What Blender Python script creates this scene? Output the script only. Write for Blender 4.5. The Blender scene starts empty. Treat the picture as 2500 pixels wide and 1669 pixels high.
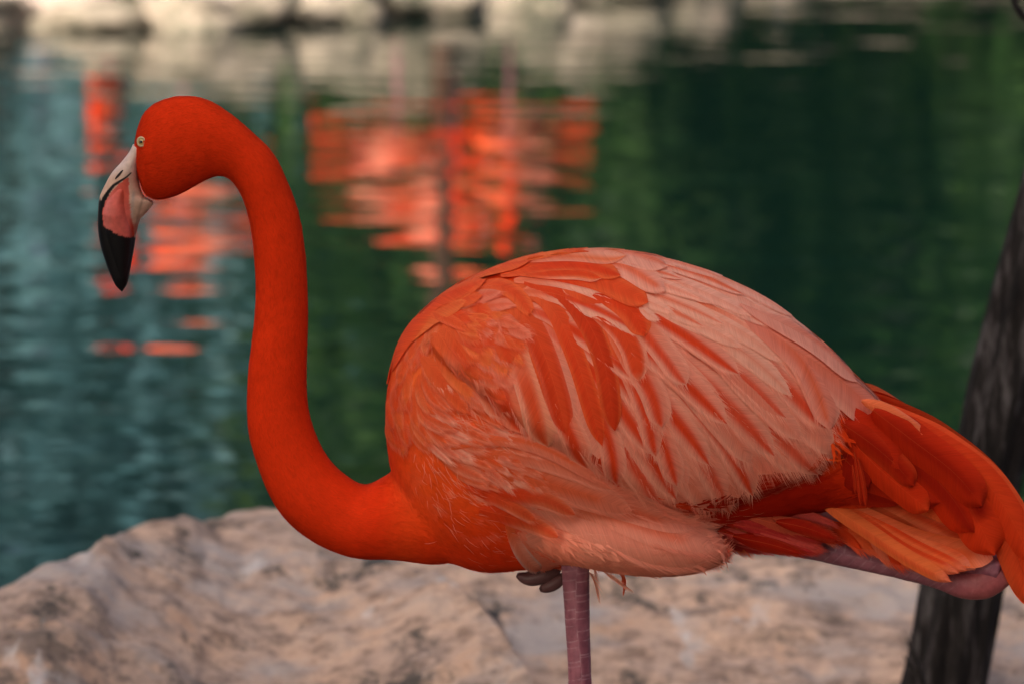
import bpy, math, random
import numpy as np
from mathutils import Vector, noise
from mathutils.bvhtree import BVHTree

random.seed(7); rng = np.random.default_rng(7)
SC = bpy.context.scene
COL = SC.collection
R = math.radians

# ------------------------------------------------------------------ camera, sky, sun, exposure
CAM_H, CAM_D, PITCH, LENS = 1.35, 3.19, R(9.0), 135.0
cam_data = bpy.data.cameras.new('camera')
cam = bpy.data.objects.new('camera', cam_data); COL.objects.link(cam)
cam.location = (0, -CAM_D, CAM_H); cam.rotation_euler = (math.pi/2 - PITCH, 0, 0)
cam_data.lens = LENS; cam_data.sensor_width = 36; cam_data.clip_end = 600
cam_data.dof.use_dof = True; cam_data.dof.focus_distance = 3.18; cam_data.dof.aperture_fstop = 7.1
SC.camera = cam

SUN_EL, SUN_AZ = R(36), R(-38)          # azimuth measured from -Y (camera side) towards -X for negative values
w = bpy.data.worlds.new("World"); SC.world = w; w.use_nodes = True
nt = w.node_tree; nt.nodes.clear()
wo = nt.nodes.new('ShaderNodeOutputWorld'); bg = nt.nodes.new('ShaderNodeBackground'); sk = nt.nodes.new('ShaderNodeTexSky')
sk.sky_type = 'NISHITA'; sk.sun_disc = False; sk.sun_elevation = SUN_EL
sun_dir = Vector((math.sin(SUN_AZ)*math.cos(SUN_EL), -math.cos(SUN_AZ)*math.cos(SUN_EL), math.sin(SUN_EL)))
sk.sun_rotation = math.atan2(sun_dir.x, sun_dir.y); sk.air_density = .5; sk.dust_density = 8.0; sk.ozone_density = 0.0
bg.inputs['Strength'].default_value = 0.15
nt.links.new(sk.outputs[0], bg.inputs[0]); nt.links.new(bg.outputs[0], wo.inputs[0])
sl = bpy.data.lights.new('sun', 'SUN'); sun = bpy.data.objects.new('sun', sl); COL.objects.link(sun)
sl.energy = 2.1; sl.angle = R(.6); sl.color = (1.0, .95, .88)
sun.rotation_euler = (-sun_dir).to_track_quat('-Z', 'Y').to_euler()
SC.view_settings.view_transform = 'Standard'; SC.view_settings.look = 'None'; SC.view_settings.gamma = 1
SC.view_settings.use_curve_mapping = False; SC.view_settings.exposure = 1.25
SC.cycles.transparent_max_bounces = 48

# ------------------------------------------------------------------ measuring: pixel of the photo <-> point at a given depth
K = 36/LENS/2500
cp, sp_ = math.cos(PITCH), math.sin(PITCH)
def ray(px, py):
    a, b = (px-1250)*K, -(py-834.5)*K
    return Vector((a, cp + b*sp_, -sp_ + b*cp))
def P(px, py, y=0.0):
    d = ray(px, py); t = (y + CAM_D)/d.y
    return Vector((d.x*t, y, CAM_H + d.z*t))
def proj(v):
    """(n,3) -> (n,2) native pixels"""
    v = np.asarray(v, float).reshape(-1, 3)
    x, y, z = v[:, 0], v[:, 1]+CAM_D, v[:, 2]-CAM_H
    dep = y*cp - z*sp_; up = y*sp_ + z*cp
    return np.stack([1250 + x/dep/K, 834.5 - up/dep/K], 1)
D = 2500/2349.0
def dd(pts): return [(x*D, y*D) for x, y in pts]
def Z1(pts): return [(200+x/2.852, 200+y/2.852) for x, y in pts]
def Z2(pts): return [(900+x/2.614, 580+y/2.614) for x, y in pts]
def Z3(pts): return [(1500+x/2.24, 600+y/2.24) for x, y in pts]
def Z4(pts): return [(900+x/2.344, 1000+y/2.344) for x, y in pts]
def Z5(pts): return [(1700+x/2.181, 950+y/2.181) for x, y in pts]
def Z6(pts): return [(220+x/3.5625, 300+y/3.5625) for x, y in pts]   # bill close-up
PXM = 0.000344   # metres per native pixel at the bird

def spline(pts, n):
    """Catmull-Rom resample, pts any dimension -> (n,dim)"""
    p = np.asarray(pts, float)
    if len(p) == 2:
        t = np.linspace(0, 1, n)[:, None]; return p[0]*(1-t)+p[1]*t
    seg = np.linalg.norm(np.diff(p[:, :2], axis=0), axis=1); s = np.r_[0, np.cumsum(seg)]; s /= s[-1]
    q = np.vstack([2*p[0]-p[1], p, 2*p[-1]-p[-2]])
    out = []
    for t in np.linspace(0, 1, n):
        i = min(np.searchsorted(s, t, 'right')-1, len(p)-2); u = (t-s[i])/(s[i+1]-s[i]+1e-12)
        a, b, c, d = q[i], q[i+1], q[i+2], q[i+3]
        out.append(.5*((2*b)+(c-a)*u+(2*a-5*b+4*c-d)*u*u+(3*b-a-3*c+d)*u**3))
    return np.array(out)
def smooth(a, b, x):
    t = np.clip((x-a)/(b-a), 0, 1); return t*t*(3-2*t)
def inpoly(pts, poly):
    pts = np.asarray(pts); x, y = pts[:, 0], pts[:, 1]; ins = np.zeros(len(x), bool)
    poly = np.asarray(poly); j = len(poly)-1
    for i in range(len(poly)):
        xi, yi = poly[i]; xj, yj = poly[j]
        c = ((yi > y) != (yj > y)) & (x < (xj-xi)*(y-yi)/(yj-yi+1e-12)+xi)
        ins ^= c; j = i
    return ins
def polydist(pts, line):
    pts = np.asarray(pts, float); best = np.full(len(pts), 1e9)
    line = np.asarray(line, float)
    for a, b in zip(line[:-1], line[1:]):
        ab = b-a; t = np.clip(((pts-a)@ab)/(ab@ab+1e-9), 0, 1)
        best = np.minimum(best, np.linalg.norm(pts-(a+t[:, None]*ab), axis=1))
    return best
def vnoise(p, seed=0):
    """cheap smooth noise: sum of rotated sines, p (n,k) -> (n,) about -1..1"""
    r = np.random.default_rng(seed); o = np.zeros(len(p)); q = np.asarray(p, float)
    for _ in range(9):
        k = r.normal(size=q.shape[1]); k *= r.uniform(.6, 1.9)/np.linalg.norm(k)
        o += np.sin(q@k*2.2 + r.uniform(0, 6.28) + 1.3*np.sin(q@np.roll(k, 1)*1.7+r.uniform(0, 6.28)))
    return o/4.0

# ------------------------------------------------------------------ materials
def mat(name, rough=.6, spec=.5):
    m = bpy.data.materials.new(name); m.use_nodes = True; n = m.node_tree
    b = n.nodes['Principled BSDF']; b.inputs['Roughness'].default_value = rough
    b.inputs['Specular IOR Level'].default_value = spec
    return m, n, b
def N(n, t, **kw):
    x = n.nodes.new(t)
    for k, v in kw.items():
        if k in x.inputs: x.inputs[k].default_value = v
        else: setattr(x, k, v)
    return x
def ramp(n, fac, stops):
    r = n.nodes.new('ShaderNodeValToRGB'); e = r.color_ramp.elements
    while len(e) < len(stops): e.new(.5)
    for i, (p, c) in enumerate(stops): e[i].position = p; e[i].color = (*c, 1)
    n.links.new(fac, r.inputs[0]); return r.outputs[0]
def mixc(n, f, a, b, mode='MIX'):
    m = n.nodes.new('ShaderNodeMix'); m.data_type = 'RGBA'; m.blend_type = mode
    for s, v in ((m.inputs[0], f), (m.inputs[6], a), (m.inputs[7], b)):
        if isinstance(v, (int, float)): s.default_value = v
        elif isinstance(v, tuple): s.default_value = (*v, 1)
        else: n.links.new(v, s)
    return m.outputs[2]
def bump(n, b, h, dist, strength=1.0):
    x = N(n, 'ShaderNodeBump', Distance=dist, Strength=strength); n.links.new(h, x.inputs['Height'])
    n.links.new(x.outputs[0], b.inputs['Normal']); return x
def noise_t(n, scale, detail=4, rough=.55, vec=None, stretch=None):
    t = N(n, 'ShaderNodeTexNoise', Scale=scale, Detail=detail, Roughness=rough)
    if vec is None:
        c = n.nodes.new('ShaderNodeTexCoord'); vec = c.outputs['Object']
    if stretch:
        mp = n.nodes.new('ShaderNodeMapping'); mp.inputs['Scale'].default_value = stretch
        n.links.new(vec, mp.inputs[0]); vec = mp.outputs[0]
    n.links.new(vec, t.inputs['Vector']); return t.outputs['Fac']
def colattr(n):
    a = n.nodes.new('ShaderNodeAttribute'); a.attribute_name = 'Col'; return a.outputs['Color']

# feather vane: colour per vertex, fine barbs from the vane's own coordinates
mFeather, n, b = mat('feather_vane', .65, .08)
uv = n.nodes.new('ShaderNodeUVMap'); uv.uv_map = 'vane'
sx = n.nodes.new('ShaderNodeSeparateXYZ'); n.links.new(uv.outputs[0], sx.inputs[0])
ab = N(n, 'ShaderNodeMath', operation='ABSOLUTE'); n.links.new(sx.outputs[0], ab.inputs[0])
sh = N(n, 'ShaderNodeMath', operation='SUBTRACT'); n.links.new(sx.outputs[1], sh.inputs[0]); n.links.new(ab.outputs[0], sh.inputs[1])
cb = n.nodes.new('ShaderNodeCombineXYZ'); n.links.new(sh.outputs[0], cb.inputs[1]); n.links.new(sx.outputs[0], cb.inputs[0])
oi = n.nodes.new('ShaderNodeObjectInfo'); n.links.new(oi.outputs['Random'], cb.inputs[2])
barb = noise_t(n, 1.0, 3, .6, cb.outputs[0], (60, 950, 40))
soft = noise_t(n, 1.0, 2, .5, cb.outputs[0], (50, 160, 40))
f1 = ramp(n, barb, [(.3, (.90, .86, .86)), (.7, (1.06, 1.09, 1.09))])
f2 = ramp(n, soft, [(.3, (.95, .91, .90)), (.7, (1.04, 1.05, 1.05))])
c = mixc(n, 1.0, mixc(n, 1.0, colattr(n), f1, 'MULTIPLY'), f2, 'MULTIPLY')
n.links.new(c, b.inputs['Base Color']); bump(n, b, barb, .0004, .5)
tr = n.nodes.new('ShaderNodeBsdfTranslucent'); n.links.new(c, tr.inputs[0])
ms = N(n, 'ShaderNodeMixShader'); ms.inputs[0].default_value = .30
n.links.new(b.outputs[0], ms.inputs[1]); n.links.new(tr.outputs[0], ms.inputs[2])
n.links.new(ms.outputs[0], n.nodes['Material Output'].inputs[0])

mDown, n, b = mat('down_plumes', .8, .03)
v = noise_t(n, 90, 3); c = mixc(n, 1.0, colattr(n), ramp(n, v, [(.3, (.94, .91, .9)), (.7, (1.05, 1.05, 1.05))]), 'MULTIPLY')
n.links.new(c, b.inputs['Base Color']); 
bump(n, b, noise_t(n, 900, 3), .0005, .35)

mBill, n, b = mat('bill_keratin', .5, .25)
v = noise_t(n, 220, 4); c = mixc(n, 1.0, colattr(n), ramp(n, v, [(.3, (.86, .84, .82)), (.7, (1.1, 1.08, 1.08))]), 'MULTIPLY')
n.links.new(c, b.inputs['Base Color']); bump(n, b, noise_t(n, 500, 3), .0004, .4)
mSkin, n, b = mat('leg_skin', .5, .4)
v = noise_t(n, 160, 5); c = mixc(n, 1.0, colattr(n), ramp(n, v, [(.3, (.78, .72, .76)), (.7, (1.15, 1.12, 1.12))]), 'MULTIPLY')
n.links.new(c, b.inputs['Base Color']); bump(n, b, noise_t(n, 700, 3), .0005, .5)
def flat(name, col, rough=.4, spec=.5):
    m, n, b = mat(name, rough, spec)
    v = noise_t(n, 300, 3); c = mixc(n, 1.0, (*col,), ramp(n, v, [(.3, (.85, .85, .85)), (.7, (1.1, 1.1, 1.1))]), 'MULTIPLY')
    n.links.new(c, b.inputs['Base Color']); return m
mIris = flat('iris_yellow', (.66, .52, .20), .15, .6); mPupil = flat('pupil_black', (.004, .004, .004), .05, .8); mLid = flat('eyelid_skin', (.62, .46, .25), .5, .4)
mSlit = flat('nostril_dark', (.03, .012, .01), .7)

# ------------------------------------------------------------------ object helpers
def link(name, me, parent=None, m=None, **props):
    o = bpy.data.objects.new(name, me); COL.objects.link(o)
    if parent is not None: o.parent = parent
    if m is not None and me is not None and not me.materials: me.materials.append(m)
    for k, v in props.items(): o[k] = v
    return o
def mesh_from(name, V, F, cols=None, uv=None, smooth_=True):
    me = bpy.data.meshes.new(name)
    V = np.asarray(V, np.float32); me.from_pydata(V.tolist() if len(V) < 400 else [tuple(v) for v in V.tolist()], [], [list(f) for f in F] if not isinstance(F, np.ndarray) else F.tolist())
    if cols is not None:
        a = me.attributes.new('Col', 'FLOAT_COLOR', 'POINT'); c = np.ones((len(V), 4), np.float32); cols = np.asarray(cols); c[:, :cols.shape[1]] = cols
        a.data.foreach_set('color', c.ravel())
    if uv is not None:
        l = me.uv_layers.new(name='vane'); idx = np.empty(len(me.loops), np.int32); me.loops.foreach_get('vertex_index', idx)
        l.data.foreach_set('uv', np.asarray(uv, np.float32)[idx].ravel())
    if smooth_: me.polygons.foreach_set('use_smooth', [True]*len(me.polygons))
    me.update(); return me
def grid_faces(nu, nv, base=0, wrap=False):
    F = []
    for i in range(nu-1):
        for j in range(nv if wrap else nv-1):
            a = base+i*nv+j; b_ = base+i*nv+(j+1) % nv
            F.append((a, b_, b_+nv, a+nv))
    return F
def loft(sections, seg=32, cap=True):
    """sections: list of (center, axisA, axisB) -> closed tube"""
    V, th = [], np.linspace(0, 2*math.pi, seg, endpoint=False)
    for c_, a, b_ in sections:
        c_, a, b_ = map(np.array, (c_, a, b_)); V.append(c_ + np.outer(np.cos(th), a) + np.outer(np.sin(th), b_))
    V = np.vstack(V); F = grid_faces(len(sections), seg, 0, True)
    if cap:
        F.append(tuple(range(seg))[::-1]); F.append(tuple(range((len(sections)-1)*seg, len(sections)*seg)))
    return V, F
def pair_loft(pairs, yscale, n=60, seg=32, yc=0.0):
    """pairs of outline points in pixels -> tube in the bird's plane; yscale float or list"""
    m = len(pairs); ys = yscale if isinstance(yscale, (list, tuple)) else [yscale]*m
    yy = yc if isinstance(yc, (list, tuple)) else [yc]*m
    arr = [((a[0]+b_[0])/2, (a[1]+b_[1])/2, a[0]-b_[0], a[1]-b_[1], ys[i], yy[i]) for i, (a, b_) in enumerate(pairs)]
    q = spline(arr, n); S = []
    for cx, cy, dx, dy, k, y0 in q:
        A = P(cx+dx/2, cy+dy/2, y0); B = P(cx-dx/2, cy-dy/2, y0)
        c_ = (A+B)/2; r = (A-B)/2; S.append((c_, r, Vector((0, r.length*k, 0))))
    return loft(S, seg)

# ================================================================== THE FLAMINGO
# --- neck and head as one loft (outer outline, inner outline)
NECK = [((303,352),(306,372)),((309,322),(314,392)),((320,274),(325,438)),((345,243),(353,459)),((385,225),(400,452)),((430,220),(450,427)),((478,230),(485,408)),
        ((530,262),(513,404)),((582,306),(536,421)),((627,352),(556,455)),((659,415),(570,500)),((683,480),(578,545)),((697,550),(583,600)),
        ((705,640),(586,665)),((707,740),(582,740)),((704,830),(571,830)),((704,900),(566,910)),((712,955),(569,985)),((731,1010),(587,1055)),
        ((760,1058),(618,1135)),((797,1092),(662,1197)),((838,1113),(730,1247)),((878,1095),(812,1277)),((930,1075),(905,1281)),((1000,1060),(1000,1290)),((1090,1060),(1090,1270))]
NECKD = [(dd([a])[0], dd([b_])[0]) for a, b_ in NECK]
ysc = [.5,.55,.6,.62,.63,.66,.74,.84,.9,.92,.92]+[.92]*9+[.92,.93,.95,1,1,1]
V1, F1 = pair_loft(NECKD, ysc, 110, 40)
# --- torso: stations x, top, bottom, half width (display pixels)
TOR = [(886,925,985,22),(891,880,1040,52),(905,822,1105,86),(930,768,1180,122),(965,726,1245,152),(1005,693,1276,180),(1050,662,1293,205),(1110,634,1307,232),
       (1200,603,1302,255),(1290,587,1296,265),(1380,583,1290,266),(1480,592,1272,258),(1580,615,1240,240),(1680,652,1205,214),(1780,706,1188,182),
       (1880,788,1170,145),(1960,872,1160,110),(2050,975,1150,70),(2120,1050,1145,38),(2150,1085,1130,12)]
q = spline([(x, t, b_, h) for x, t, b_, h in TOR], 70); S = []
for x, t, b_, h in q:
    A = P(x*D, t*D); B = P(x*D, b_*D); S.append(((A+B)/2, (A-B)/2, Vector((0, max(h, 5)*D*PXM, 0))))
V2, F2 = loft(S, 56)
# --- thighs under the belly plumes
def ell(cpx, cpy, y, rx, ry, rz, rot=0):
    th = np.linspace(0, math.pi, 18); ph = np.linspace(0, 2*math.pi, 24, endpoint=False); V = []
    for t in th:
        for p_ in ph: V.append((math.cos(t)*rx, math.sin(t)*math.cos(p_)*ry, math.sin(t)*math.sin(p_)*rz))
    V = np.array(V); c_, s_ = math.cos(rot), math.sin(rot)
    V = np.stack([V[:, 0]*c_+V[:, 2]*s_, V[:, 1], -V[:, 0]*s_+V[:, 2]*c_], 1)+np.array(P(cpx*D, cpy*D, y))
    return V, grid_faces(18, 24, 0, True)
V3, F3 = ell(1408, 1224, -.042, .094, .045, .031, R(10)); V3b, F3b = V3*np.array([1, -1, 1]), F3
Vs, Fs, o = [], [], 0
for V_, F_ in ((V1, F1), (V2, F2), (V3, F3), (V3b, F3b)):
    Vs.append(V_); Fs += [tuple(i+o for i in f) for f in F_]; o += len(V_)
tmp = link('tmp_body', mesh_from('tmp_body', np.vstack(Vs), Fs))
rm = tmp.modifiers.new('r', 'REMESH'); rm.mode = 'VOXEL'; rm.voxel_size = .0034
smm = tmp.modifiers.new('s', 'SMOOTH'); smm.iterations = 10; smm.factor = .5
dg = bpy.context.evaluated_depsgraph_get(); body_me = bpy.data.meshes.new_from_object(tmp.evaluated_get(dg))
bpy.data.objects.remove(tmp)
nv = len(body_me.vertices); BV = np.empty(nv*3, np.float32); body_me.vertices.foreach_get('co', BV); BV = BV.reshape(-1, 3).astype(float)
# wing bulge: the folded wings stand proud of the belly, with a step along their lower edge
WING = dd([(1000,700),(1150,612),(1350,584),(1600,630),(1850,770),(2000,930),(1925,1040),(1880,1090),(1780,1135),(1640,1180),(1550,1180),(1480,1150),(1420,1110),(1330,1055),(1210,990),(1130,930),(1060,860),(990,790)])
WLOW = dd([(1925,1040),(1880,1090),(1780,1135),(1640,1180),(1550,1180),(1480,1150),(1420,1110),(1330,1055),(1210,990),(1130,930),(1060,860)])
uvp = proj(np.stack([BV[:, 0], -np.abs(BV[:, 1]), BV[:, 2]], 1))
ins = inpoly(uvp, WING); dl = polydist(uvp, WLOW)
lift = np.where(ins, smooth(0, 30, dl), 0)*.009*smooth(.02, .05, np.abs(BV[:, 1]))
BV[:, 1] += np.sign(BV[:, 1])*lift
body_me.vertices.foreach_set('co', BV.astype(np.float32).ravel()); body_me.update()
BN = np.empty(nv*3, np.float32); body_me.vertices.foreach_get('normal', BN); BN = BN.reshape(-1, 3).astype(float)
polys = [tuple(p.vertices) for p in body_me.polygons]
bvh = BVHTree.FromPolygons([tuple(v) for v in BV.tolist()], polys)
CAMV = Vector((0, -CAM_D, CAM_H))
def hit(px, py):
    """surface point and smooth normal seen through a pixel, or None"""
    d = ray(px, py).normalized(); loc, nor, i, _ = bvh.ray_cast(CAMV, d)
    if loc is None: return None
    nn = Vector(BN[list(polys[i])].mean(0)).normalized(); return loc, nn
def nearest(p):
    loc, nor, i, _ = bvh.find_nearest(p); return loc, Vector(BN[list(polys[i])].mean(0)).normalized()

# --- flow of the plumage in the side view
def flow_samples(lines, k=14):
    P_, T_ = [], []
    for l in lines:
        s = spline(l, k); t = np.gradient(s, axis=0); t /= np.linalg.norm(t, axis=1)[:, None]; P_.append(s); T_.append(t)
    return np.vstack(P_), np.vstack(T_)
neck_line = [((a[0]+b_[0])/2, (a[1]+b_[1])/2) for a, b_ in NECKD]
WFL = [dd(l) for l in [[(1000,690),(1150,612),(1350,584),(1600,630),(1850,770),(2000,930)],
      [(1040,690),(1250,630),(1500,672),(1750,790),(1900,940),(1950,1000)],
      [(1060,700),(1250,665),(1450,730),(1620,850),(1760,980),(1850,1080)],
      [(1080,712),(1250,700),(1430,790),(1580,930),(1680,1060),(1710,1150)],
      [(1080,720),(1220,730),(1370,850),(1480,1000),(1560,1130),(1590,1180)],
      [(1080,735),(1180,770),(1280,880),(1370,1000),(1440,1110)],
      [(1060,745),(1120,790),(1200,890),(1290,1000),(1345,1062)],
      [(1020,760),(1060,820),(1130,910),(1200,985)]]]
wfp, wft = flow_samples(WFL)
BFL = [dd(l) for l in [[(1000,690),(940,780),(905,880)],[(900,1000),(930,1080),(1000,1160),(1100,1250)],[(940,900),(960,1000),(1040,1080),(1150,1130),(1300,1180)],
      [(1000,800),(1010,870),(1060,930),(1150,990),(1280,1050),(1410,1110)],[(1000,960),(1100,1000),(1250,1060),(1400,1130),(1560,1200),(1640,1250)],
      [(850,1240),(950,1250),(1080,1280),(1190,1295)],[(1150,1110),(1250,1200),(1400,1260),(1600,1262)],[(1200,1200),(1300,1280),(1450,1300),(1600,1280)],
      [(1560,1190),(1700,1180),(1850,1170),(2000,1150)],[(1600,1250),(1750,1220),(1900,1220)]]]+WFL[:2]
bfp, bft = flow_samples([neck_line]+BFL, 24)
def flow(p, fp, ft, pw=3.5):
    p = np.asarray(p, float).reshape(-1, 2); out = np.empty_like(p)
    for i in range(0, len(p), 4000):
        d = np.linalg.norm(p[i:i+4000, None]-fp[None], axis=2)+4; wt = d**-pw
        t = (wt[:, :, None]*ft[None]).sum(1); out[i:i+4000] = t/(np.linalg.norm(t, axis=1)[:, None]+1e-9)
    return out

# --- plumage colours (linear albedo)
RED = np.array([.74,.038,.006]); DRED = np.array([.42,.014,.003]); ORG = np.array([.84,.095,.014]); LORG = np.array([.92,.19,.05])
PINK = np.array([.89,.27,.17]); SAL = np.array([.87,.20,.095]); PALE = np.array([.96,.48,.33]); WHITE = np.array([.88,.66,.6]); ORD_ = np.array([.78,.060,.010])
def body_colour(p2, p3, seed=3):
    """p2 pixels (side view), p3 metres"""
    p = np.asarray(p2)/D; x, y = p[:, 0], p[:, 1]; n_ = len(p); c = np.tile(RED, (n_, 1))
    body = smooth(840, 980, x)*1.0
    nz = vnoise(p3*42, seed); nz2 = vnoise(p3*110, seed+1)
    def put(col, wgt):
        wgt = np.clip(wgt, 0, 1)[:, None]; return c*(1-wgt)+col*wgt
    c = put(DRED, smooth(.1, 1.4, vnoise(p3*14, 9))*.2*(1-body))
    c = put(ORG*.95+RED*.05, body*.85)
    c = put(RED, body*smooth(1080, 1270, y)*.85*(1-smooth(1150, 1280, x)))
    def blob(cx, cy, rx, ry, rot=0):
        u, v = x-cx, y-cy; a, b_ = math.cos(rot), math.sin(rot); u, v = u*a+v*b_, -u*b_+v*a
        return np.exp(-((u/rx)**2+(v/ry)**2))
    c = put(SAL, blob(1070, 850, 110, 120)*.8*(.6+.5*nz))
    c = put(LORG, blob(960, 800, 80, 150, -.4)*.6)
    pinkmask = blob(1110, 950, 150, 60, .6)+blob(1230, 1060, 160, 60, .5)+blob(1070, 890, 80, 90)+.8*blob(1130, 1150, 120, 60, .4)+.7*blob(1010, 900, 60, 90)
    c = put(PINK*.7+PALE*.3, np.clip(pinkmask, 0, 1)*smooth(-.2, .8, nz+nz2*.8)*.8)
    c = put(ORD_, body*smooth(.3, 1.2, vnoise(p3*np.array([60, 60, 110]), 21))*.45)
    th = blob(1390, 1230, 230, 90, .2)
    c = put(SAL*.25+PINK*.75, smooth(.25, .55, th))
    c = put(DRED, smooth(1500, 1580, x)*smooth(1040, 1110, y))
    ux, uy = (x-1415)*.985+(y-1226)*.17, -(x-1415)*.17+(y-1226)*.985
    c = put(PINK*.8+PALE*.2, smooth(1.12, .92, np.sqrt((ux/262)**2+(uy/90)**2))*smooth(1250, 1330, x)*smooth(1150, 1200, y))
    c = put(RED, smooth(1850, 1950, x)*.9)
    return c

body_uv = proj(np.stack([BV[:, 0], -np.abs(BV[:, 1]), BV[:, 2]], 1))
a = body_me.attributes.new('Col', 'FLOAT_COLOR', 'POINT'); cc = np.ones((nv, 4), np.float32); cc[:, :3] = body_colour(body_uv, BV)*.9
a.data.foreach_set('color', cc.ravel()); body_me.polygons.foreach_set('use_smooth', [True]*len(body_me.polygons))
body_me.materials.clear(); body_me.materials.append(mDown)

GROUND_Z = .16
bird = link('flamingo', None, label='orange-red flamingo standing on one leg in front of the rocks, head lowered to the left', category='flamingo')
bird.location = (P(1408, 1600, 0).x, 0, GROUND_Z)
BL = bird.location.copy(); BLn = np.array(BL)
def bl(me):                        # mesh coordinates were measured in the world: make them local to the bird
    me.transform(__import__('mathutils').Matrix.Translation(-BL)); return me
body = link('body', bl(body_me), bird)

# --- one feather: a cupped vane with a solid middle and free barbs along its rim
ALLF = []      # every feather's raw geometry, mirrored later for the far wing
def feather_mesh(name, pts, width, colf, lay=(.0006, .0034), tilt=.0012, n=26, m=11, plane=None, fringe=1.0, shape=(.35, .72), cup=.0004, barbs=46, curl=0., mirror=True, seed=None, ragged=0.):
    r = np.random.default_rng(seed if seed is not None else int(abs(pts[0][0]*13+pts[-1][1]*7+width)) % 99991)
    c2 = spline(pts, n); tan = np.gradient(c2, axis=0); tan /= np.linalg.norm(tan, axis=1)[:, None]+1e-9
    side = np.stack([-tan[:, 1], tan[:, 0]], 1)          # +side = towards the right of travel, in pixels
    vs = np.linspace(0, 1, n); a0, a1 = shape
    prof = np.minimum(1, np.maximum(vs/a0, 0)**.6*.78+.22)*np.sqrt(np.clip(1-(np.clip((vs-a1)/(1-a1), 0, 1))**2.4, 0, 1))
    prof = np.maximum(prof, .04)
    L = np.linalg.norm(np.diff(c2, axis=0), axis=1).sum()*PXM
    us = np.linspace(-1, 1, m); V, UV, C = [], [], []; Pn = []
    def lift3(px, py, v, u, cen):
        if plane is not None:
            y = plane[0]+(plane[1]-plane[0])*v + .010*u*u*width/120; nn = Vector((0, -1, .15)).normalized(); loc = P(px, py, y)
        else:
            h = hit(px, py)
            if h is None:
                h = nearest(P(px, py, cen.y+.012 if cen is not None else 0))
            loc, nn = h
        off = lay[0]+(lay[1]-lay[0])*v**1.2+tilt*u-cup*u*u+curl*max(0, v-.7)**2
        return loc + nn*max(off, .0002), nn
    grid3 = np.zeros((n, m, 3)); gn = np.zeros((n, 3))
    for i in range(n):
        cen = None
        if plane is None:
            h = hit(*c2[i]); cen = (h or nearest(P(c2[i, 0], c2[i, 1], 0)))[0]
        for j, u in enumerate(us):
            px, py = c2[i]+side[i]*u*prof[i]*width/2
            q_, nn = lift3(px, py, vs[i], u, cen); grid3[i, j] = q_
            if j == m//2: gn[i] = nn
    # soften surface noise
    for _ in range(2):
        g = grid3.copy(); g[1:-1] = (grid3[:-2]+2*grid3[1:-1]+grid3[2:])/4; grid3 = g
    U, Vv = np.meshgrid(us, vs); V = grid3.reshape(-1, 3)
    C = np.column_stack([colf(U.ravel(), Vv.ravel(), r), 1-np.maximum(smooth(.45, 1.02, np.abs(U.ravel()))*.95, smooth(.88, 1.0, Vv.ravel()))*min(1, fringe+.25)])
    UV = np.stack([(U*prof[:, None]*width/2*PXM).ravel(), (Vv*L).ravel()], 1)
    F = [tuple(reversed(f)) for f in grid_faces(n, m)]
    # rim barbs
    k = max(3, int(barbs*1.7*min(fringe, 1.5)))
    Vb, Fb, Cb, Ub = [], [], [], []
    if fringe > 0 and not globals().get("NOBARB"):
        base = len(V)
        for sgn in (-1, 1):
            jj = 0 if sgn < 0 else m-1; ji = 2 if sgn < 0 else m-3
            for e in range(k):
                v = r.uniform(.42, 1.0)**.8; fi = min(v*(n-1), n-1.001); i0 = int(fi); f_ = fi-i0
                edge = grid3[i0, jj]*(1-f_)+grid3[i0+1, jj]*f_; inn = grid3[i0, ji]*(1-f_)+grid3[i0+1, ji]*f_
                out = edge-inn; ol = np.linalg.norm(out)+1e-9
                tv = grid3[min(i0+1, n-1), m//2]-grid3[max(i0-1, 0), m//2]; tv /= np.linalg.norm(tv)+1e-9
                bl_ = ol*.6+(.0016+.0040*r.random())*fringe*(.6+.8*v)*min(1.5, max(width, 30)/75)
                dirn = out/ol*(.42-.2*v)+tv*.9+gn[i0]*r.normal(.0, .05); dirn /= np.linalg.norm(dirn)
                wv = np.cross(gn[i0], dirn); wv /= np.linalg.norm(wv)+1e-9
                w0 = r.uniform(.00009, .00022)
                st = inn*.6+edge*.4+gn[i0]*.00008; b0 = len(Vb)+base
                bend = tv*bl_*.25
                mid = st+dirn*bl_*.55; end = st+dirn*bl_+bend
                Vb += [st-wv*w0, st+wv*w0, mid-wv*w0*.8, mid+wv*w0*.8, end]
                Fb += [(b0, b0+1, b0+3, b0+2), (b0+2, b0+3, b0+4)]
                cc_ = (colf(np.array([sgn*.85]), np.array([min(v, .97)]), r)[0])*r.uniform(.95, 1.12)
                Cb += [[*cc_, 1]]*5; Ub += [(0, v*L)]*5
    if Vb:
        V = np.vstack([V, Vb]); C = np.vstack([C, Cb]); UV = np.vstack([UV, Ub]); F = F+Fb
    # rachis: a slim raised shaft
    sv = []; b0 = len(V); rw = .00028
    for i in range(0, n-2):
        t3 = grid3[min(i+1, n-1), m//2]-grid3[max(i-1, 0), m//2]; t3 /= np.linalg.norm(t3)+1e-9
        s3 = np.cross(t3, gn[i]); k_ = rw*(1-.8*i/n); cpos = grid3[i, m//2]+gn[i]*.00005
        sv += [cpos-s3*k_, cpos+gn[i]*k_*1.0, cpos+s3*k_]
    V = np.vstack([V, sv]); F = F+[f for i in range(n-3) for f in ((b0+3*i, b0+3*i+3, b0+3*i+4, b0+3*i+1), (b0+3*i+1, b0+3*i+4, b0+3*i+5, b0+3*i+2))]
    cs_ = colf(np.zeros(n-2), vs[:n-2], r)*.75+.25*LORG; C = np.vstack([C, np.repeat(np.column_stack([cs_, np.ones(n-2)]), 3, axis=0)]); UV = np.vstack([UV, np.zeros((len(sv), 2))])
    V = V-BLn
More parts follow.
